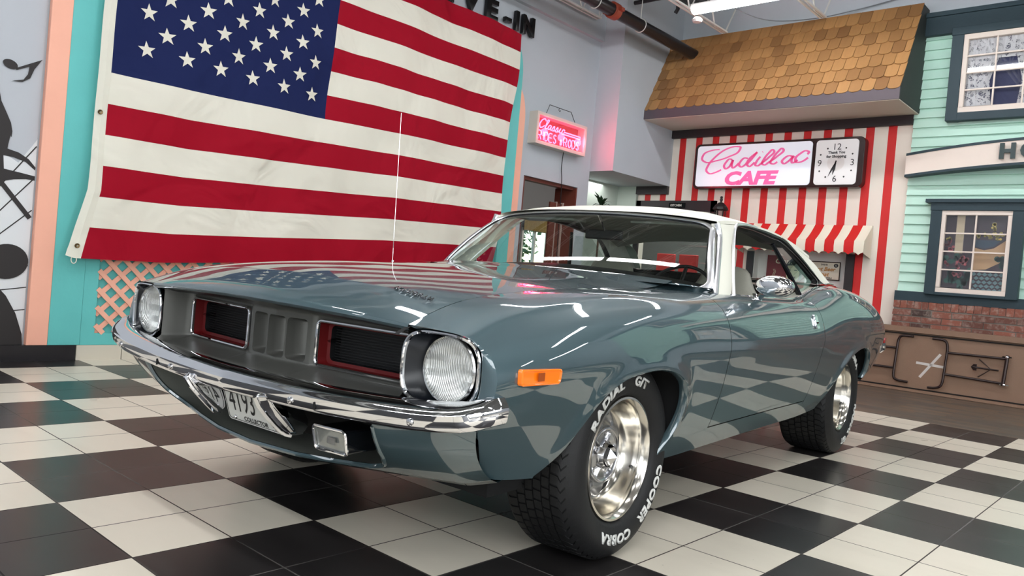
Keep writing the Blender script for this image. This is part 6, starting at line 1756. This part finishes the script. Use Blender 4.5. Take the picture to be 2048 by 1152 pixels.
# parking lamp hung under the bumper
for side in (1,):
    mb = MB(); yc, zc = .432, .418
    f0 = np.array([(-.875, yc + a, zc + b) for a, b in rrect(0, 0, .060, .033, .012, 4)])
    f1 = f0 + [.12, 0, .0]; n_ = len(f0)
    tl = np.array([.0, 0, 0])
    sk = lambda q: q + np.c_[(q[:, 1] - yc) * .10 - (q[:, 2] - zc) * .25, 0 * q[:, 1], 0 * q[:, 1]]
    f0 = sk(f0)
    mb.add(lc(np.vstack([f0, f1]), side), [(i, (i + 1) % n_, (i + 1) % n_ + n_, i + n_) for i in range(n_)])
    pk = part('parking_lamp', mb, black_gl)
    mb = MB(); mb.tube([tuple(v) for v in lc(f0, side)], .0048, 8, closed=True); part('lamp_rim', mb, chrome, parent=pk)
    mb = MB(); mb.add(lc(f0 + [.004, 0, 0], side), [tuple(range(n_))]); part('lamp_lens', mb, mat('clear_lens', (128, 130, 126), .15, 0.5, coat=1, var=.25, vscale=40), parent=pk)
    mb = MB(); mb.box((-.877, -.874), sorted((-side * (yc + .022), -side * (yc - .010))), (zc - .010, zc + .008)); part('lamp_bulb', mb, chrome_d, parent=pk)

# antenna on the passenger fender
mb = MB(); mb.tube([(.445, .757, .895), (.405, .750, 1.645)], .0014, 5); mb.tube([(.447, .757, .885), (.444, .757, .925)], .007, 8); mb.sphere((.405, .750, 1.647), .003, 8, 6)
part('radio_antenna', mb, chrome)

# ================================================================ wheels
def wheel(X, side, R, yo, width, deep, a_off):
    """yo = outer bead plane (Y), R tyre radius"""
    yb = yo
    c = lambda h: h
    cen = Vector((X, -side * yb, R)); ax = Vector((0, -side, 0))      # heights measured outward
    # tyre carcass with moulded tread blocks
    prof = []
    rr = R
    sidew = [(.205, -.004), (.212, .010), (.225, .022), (.255, .030), (.285, .030), (.305, .022), (rr - .012, .006), (rr - .004, -.008)]
    tread = []
    n_rib = 6; w0 = -.014; w1 = -(width - .014); step = (w1 - w0) / n_rib
    for i in range(n_rib):
        a = w0 + step * i; b = w0 + step * (i + 1)
        tread += [(rr, a + step * .08), (rr, b - step * .08)]
        if i < n_rib - 1: tread += [(rr - .008, b - step * .03), (rr - .008, b + step * .03)]
    inner = [(rr - .004, -(width - .008)), (rr - .012, -(width + .006)), (.285, -(width + .03)), (.225, -(width + .02)), (.205, -(width - .004))]
    prof = sidew + tread + inner
    NB = 60; mb = MB(); P = []
    u = ax.orthogonal().normalized(); w = ax.cross(u)
    for i in range(NB * 3):
        k = i % 3
        a = 2 * math.pi * ((i // 3) + (0, .80, .84)[k]) / NB
        row = []
        for j, (r, h) in enumerate(prof):
            rib = (j - len(sidew)) // 4; aa = a
            rr2 = r
            if len(sidew) - 1 <= j < len(sidew) + len(tread) + 1:
                aa = a + (rib % 2) * math.pi / NB + h * .35 * (1 if rib < 3 else -1)
                if k == 1 and r > rr - .006: rr2 = r
            d = u * math.cos(aa) + w * math.sin(aa)
            row.append((cen + d * rr2 + ax * h, j))
        P.append([q for q, _ in row])
        if k == 1: pass
    # carve the cross grooves: duplicate thin rows at lower radius
    out = []
    for i in range(NB):
        base = [P[i * 3], P[i * 3 + 1], P[i * 3 + 2]]
        def lower(row):
            r2 = list(row)
            for j in range(len(sidew) - 1, len(sidew) + len(tread) + 1):
                q = row[j] - cen; h = q.dot(ax); rad = q - ax * h
                if rad.length > rr - .006: r2[j] = cen + ax * h + rad * ((rad.length - .006) / rad.length)
            return r2
        n0 = P[(i * 3 + 3) % (NB * 3)]
        out += [base[0], base[1], lower(base[1]), lower(n0)]
    mb.grid([[tuple(q) for q in r] for r in out], closed_u=True)
    ty = part('tyre', mb, rubber, roll=False, angle=28, weld=False)
    # raised white letters
    def arc_text(body, mid_deg, size, span):
        mb = MB()
        vs, fs = text(body, size, extrude=.0015, offset=.0018, space=1.08); w_ = max(v[0] for v in vs) - min(v[0] for v in vs)
        out = []
        for v in vs:
            a = math.radians(mid_deg) - side * (v[0] / w_) * math.radians(span)
            r = .246 + v[1] + (rr - .335) * .5
            h = np.interp(r, [.212, .225, .255, .285, .305, .335], [.010, .022, .030, .030, .022, .006]) + .0030 + v[2]
            # angle measured in the wheel plane as seen from outside: x to the rear is -side...
            out.append((X + r * math.cos(a), -side * (yb + h), R + r * math.sin(a)))
        mb.add(out, fs); part('raised_word', mb, white_let, parent=ty, angle=180)
    for body, mid, size, span in LETTERS:
        arc_text(body, (mid + a_off) if side > 0 else mid + a_off, size, span)
    # rim: trim ring, polished barrel, disc, cap
    mb = MB()
    mb.lathe([(.200, -.010), (.207, -.002), (.2085, .006), (.205, .012), (.198, .013), (.193, .008), (.188, .000), (.184, -.006), (.181, -.022)], cen, ax, 72)
    rim = part('trim_ring', mb, polished, roll=False, angle=50)
    mb = MB(); d = deep
    mb.lathe([(.182, -.020), (.179, -.030), (.176, -.040), (.171, -d * .75), (.166, -d * .85), (.160, -d), (.150, -d - .006)], cen, ax, 72)
    part('rim_barrel', mb, polished, parent=rim, roll=False, angle=50)
    # disc with five slots (as dark recesses between raised spokes)
    mb = MB(); rows = []
    n = 100
    for i in range(n):
        a = 2 * math.pi * i / n; s5 = math.cos(5 * a)
        k = max(0, s5) ** 1.0
        row = []
        for r, h in ((.158, -d - .004), (.150, -d + .004), (.142, -d + .012), (.130, -d + .020), (.115, -d + .026), (.100, -d + .028), (.085, -d + .022), (.070, -d + .018), (.03, -d + .018)):
            dip = .020 * k if .110 < r < .152 else 0
            q = cen + (u * math.cos(a) + w * math.sin(a)) * r + ax * (h - dip); row.append(tuple(q))
        rows.append(row)
    mb.grid(rows, closed_u=True); part('wheel_disc', mb, steel_grey, parent=rim, roll=False, angle=50)
    for i in range(5):
        a = 2 * math.pi * i / 5; c2 = cen + (u * math.cos(a) + w * math.sin(a)) * .136 + ax * (-d + .0005)
        tdir = (-u * math.sin(a) + w * math.cos(a)); rdir = (u * math.cos(a) + w * math.sin(a))
        mb = MB(); mb.add([c2 + tdir * (.030 * math.cos(b)) + rdir * (.0085 * math.sin(b)) + ax * .0065 for b in np.linspace(0, 2 * math.pi, 17)[:-1]], [tuple(range(16))])
        part('vent_slot', mb, dark, parent=rim, roll=False)
    mb = MB(); hc = -d + .022
    P = []
    for i in range(120):
        a = 2 * math.pi * i / 120; k = max(0, math.cos(5 * a)) ** .6
        P.append([tuple(cen + (u * math.cos(a) + w * math.sin(a)) * r + ax * (hc + h - dd * k)) for r, h, dd in
                  ((.092, -.006, 0), (.0945, .006, 0), (.0925, .013, 0), (.088, .014, 0), (.084, .011, 0), (.080, .010, 0), (.076, .010, .012), (.056, .012, .016), (.047, .014, .012), (.043, .018, 0), (.038, .030, 0))])
    mb.grid(P, closed_u=True); cap = part('centre_cap', mb, mat('cap_grey', (176, 176, 178), .2, 1.0), parent=rim, roll=False, angle=40)
    mb = MB(); n5 = 5; ring0, ring1 = [], []
    for i in range(n5):
        a = 2 * math.pi * (i + .5) / n5
        ring0.append(cen + (u * math.cos(a) + w * math.sin(a)) * .044 + ax * (hc + .018)); ring1.append(cen + (u * math.cos(a) + w * math.sin(a)) * .030 + ax * (hc + .040))
    mb.add(ring0 + ring1 + [cen + ax * (hc + .060)], [(i, (i + 1) % n5, (i + 1) % n5 + n5, i + n5) for i in range(n5)] + [(n5 + i, n5 + (i + 1) % n5, 2 * n5) for i in range(n5)])
    part('cap_point', mb, chrome, parent=rim, roll=False, angle=20)
    for i in range(5):
        a = 2 * math.pi * i / 5; c2 = cen + (u * math.cos(a) + w * math.sin(a)) * .068 + ax * (hc - .004)
        mb = MB(); mb.lathe([(0, .010), (.006, .009), (.009, .004), (.0095, -.004)], c2, ax, 6); part('wheel_nut', mb, chrome, parent=rim, roll=False)
    a = math.radians(-20); c2 = Vector((X + .170 * math.cos(a), -side * (yb - .035), R + .170 * math.sin(a)))
    mb = MB(); mb.tube([c2, c2 + Vector((-.016 * math.cos(a), -side * .012, -.016 * math.sin(a)))], [.006, .004], 8); part('valve_stem', mb, black_pl, parent=rim, roll=False)
    mb = MB(); mb.lathe([(.150, -d - .01), (.150, -d - .03), (.0, -d - .03)], cen, ax, 30); mb.lathe([(.199, -.01), (.199, -width)], cen, ax, 30); part('brake_drum', mb, dark, parent=rim, roll=False)

LETTERS = [('COOPER', -36, .044, 50), ('COBRA', -96, .044, 44), ('RADIAL', 128, .044, 50), ('G/T', 77, .044, 21)]
wheel(0.0, 1, .335, .850, .215, .085, 0)
wheel(0.0, -1, .335, .850, .215, .085, 140)
LETTERS = [('COOPER', 120, .044, 50), ('COBRA', 62, .044, 44), ('RADIAL', -38, .044, 50), ('G/T', -82, .044, 21)]
wheel(2.74, 1, .347, .850, .255, .115, 0)
wheel(2.74, -1, .347, .850, .255, .115, 60)
mb = MB(); mb.tube([(0, -.7, .335), (0, .7, .335)], .03, 8); mb.tube([(2.74, -.7, .345), (2.74, .7, .345)], .045, 8); part('axle', mb, dark, roll=False)
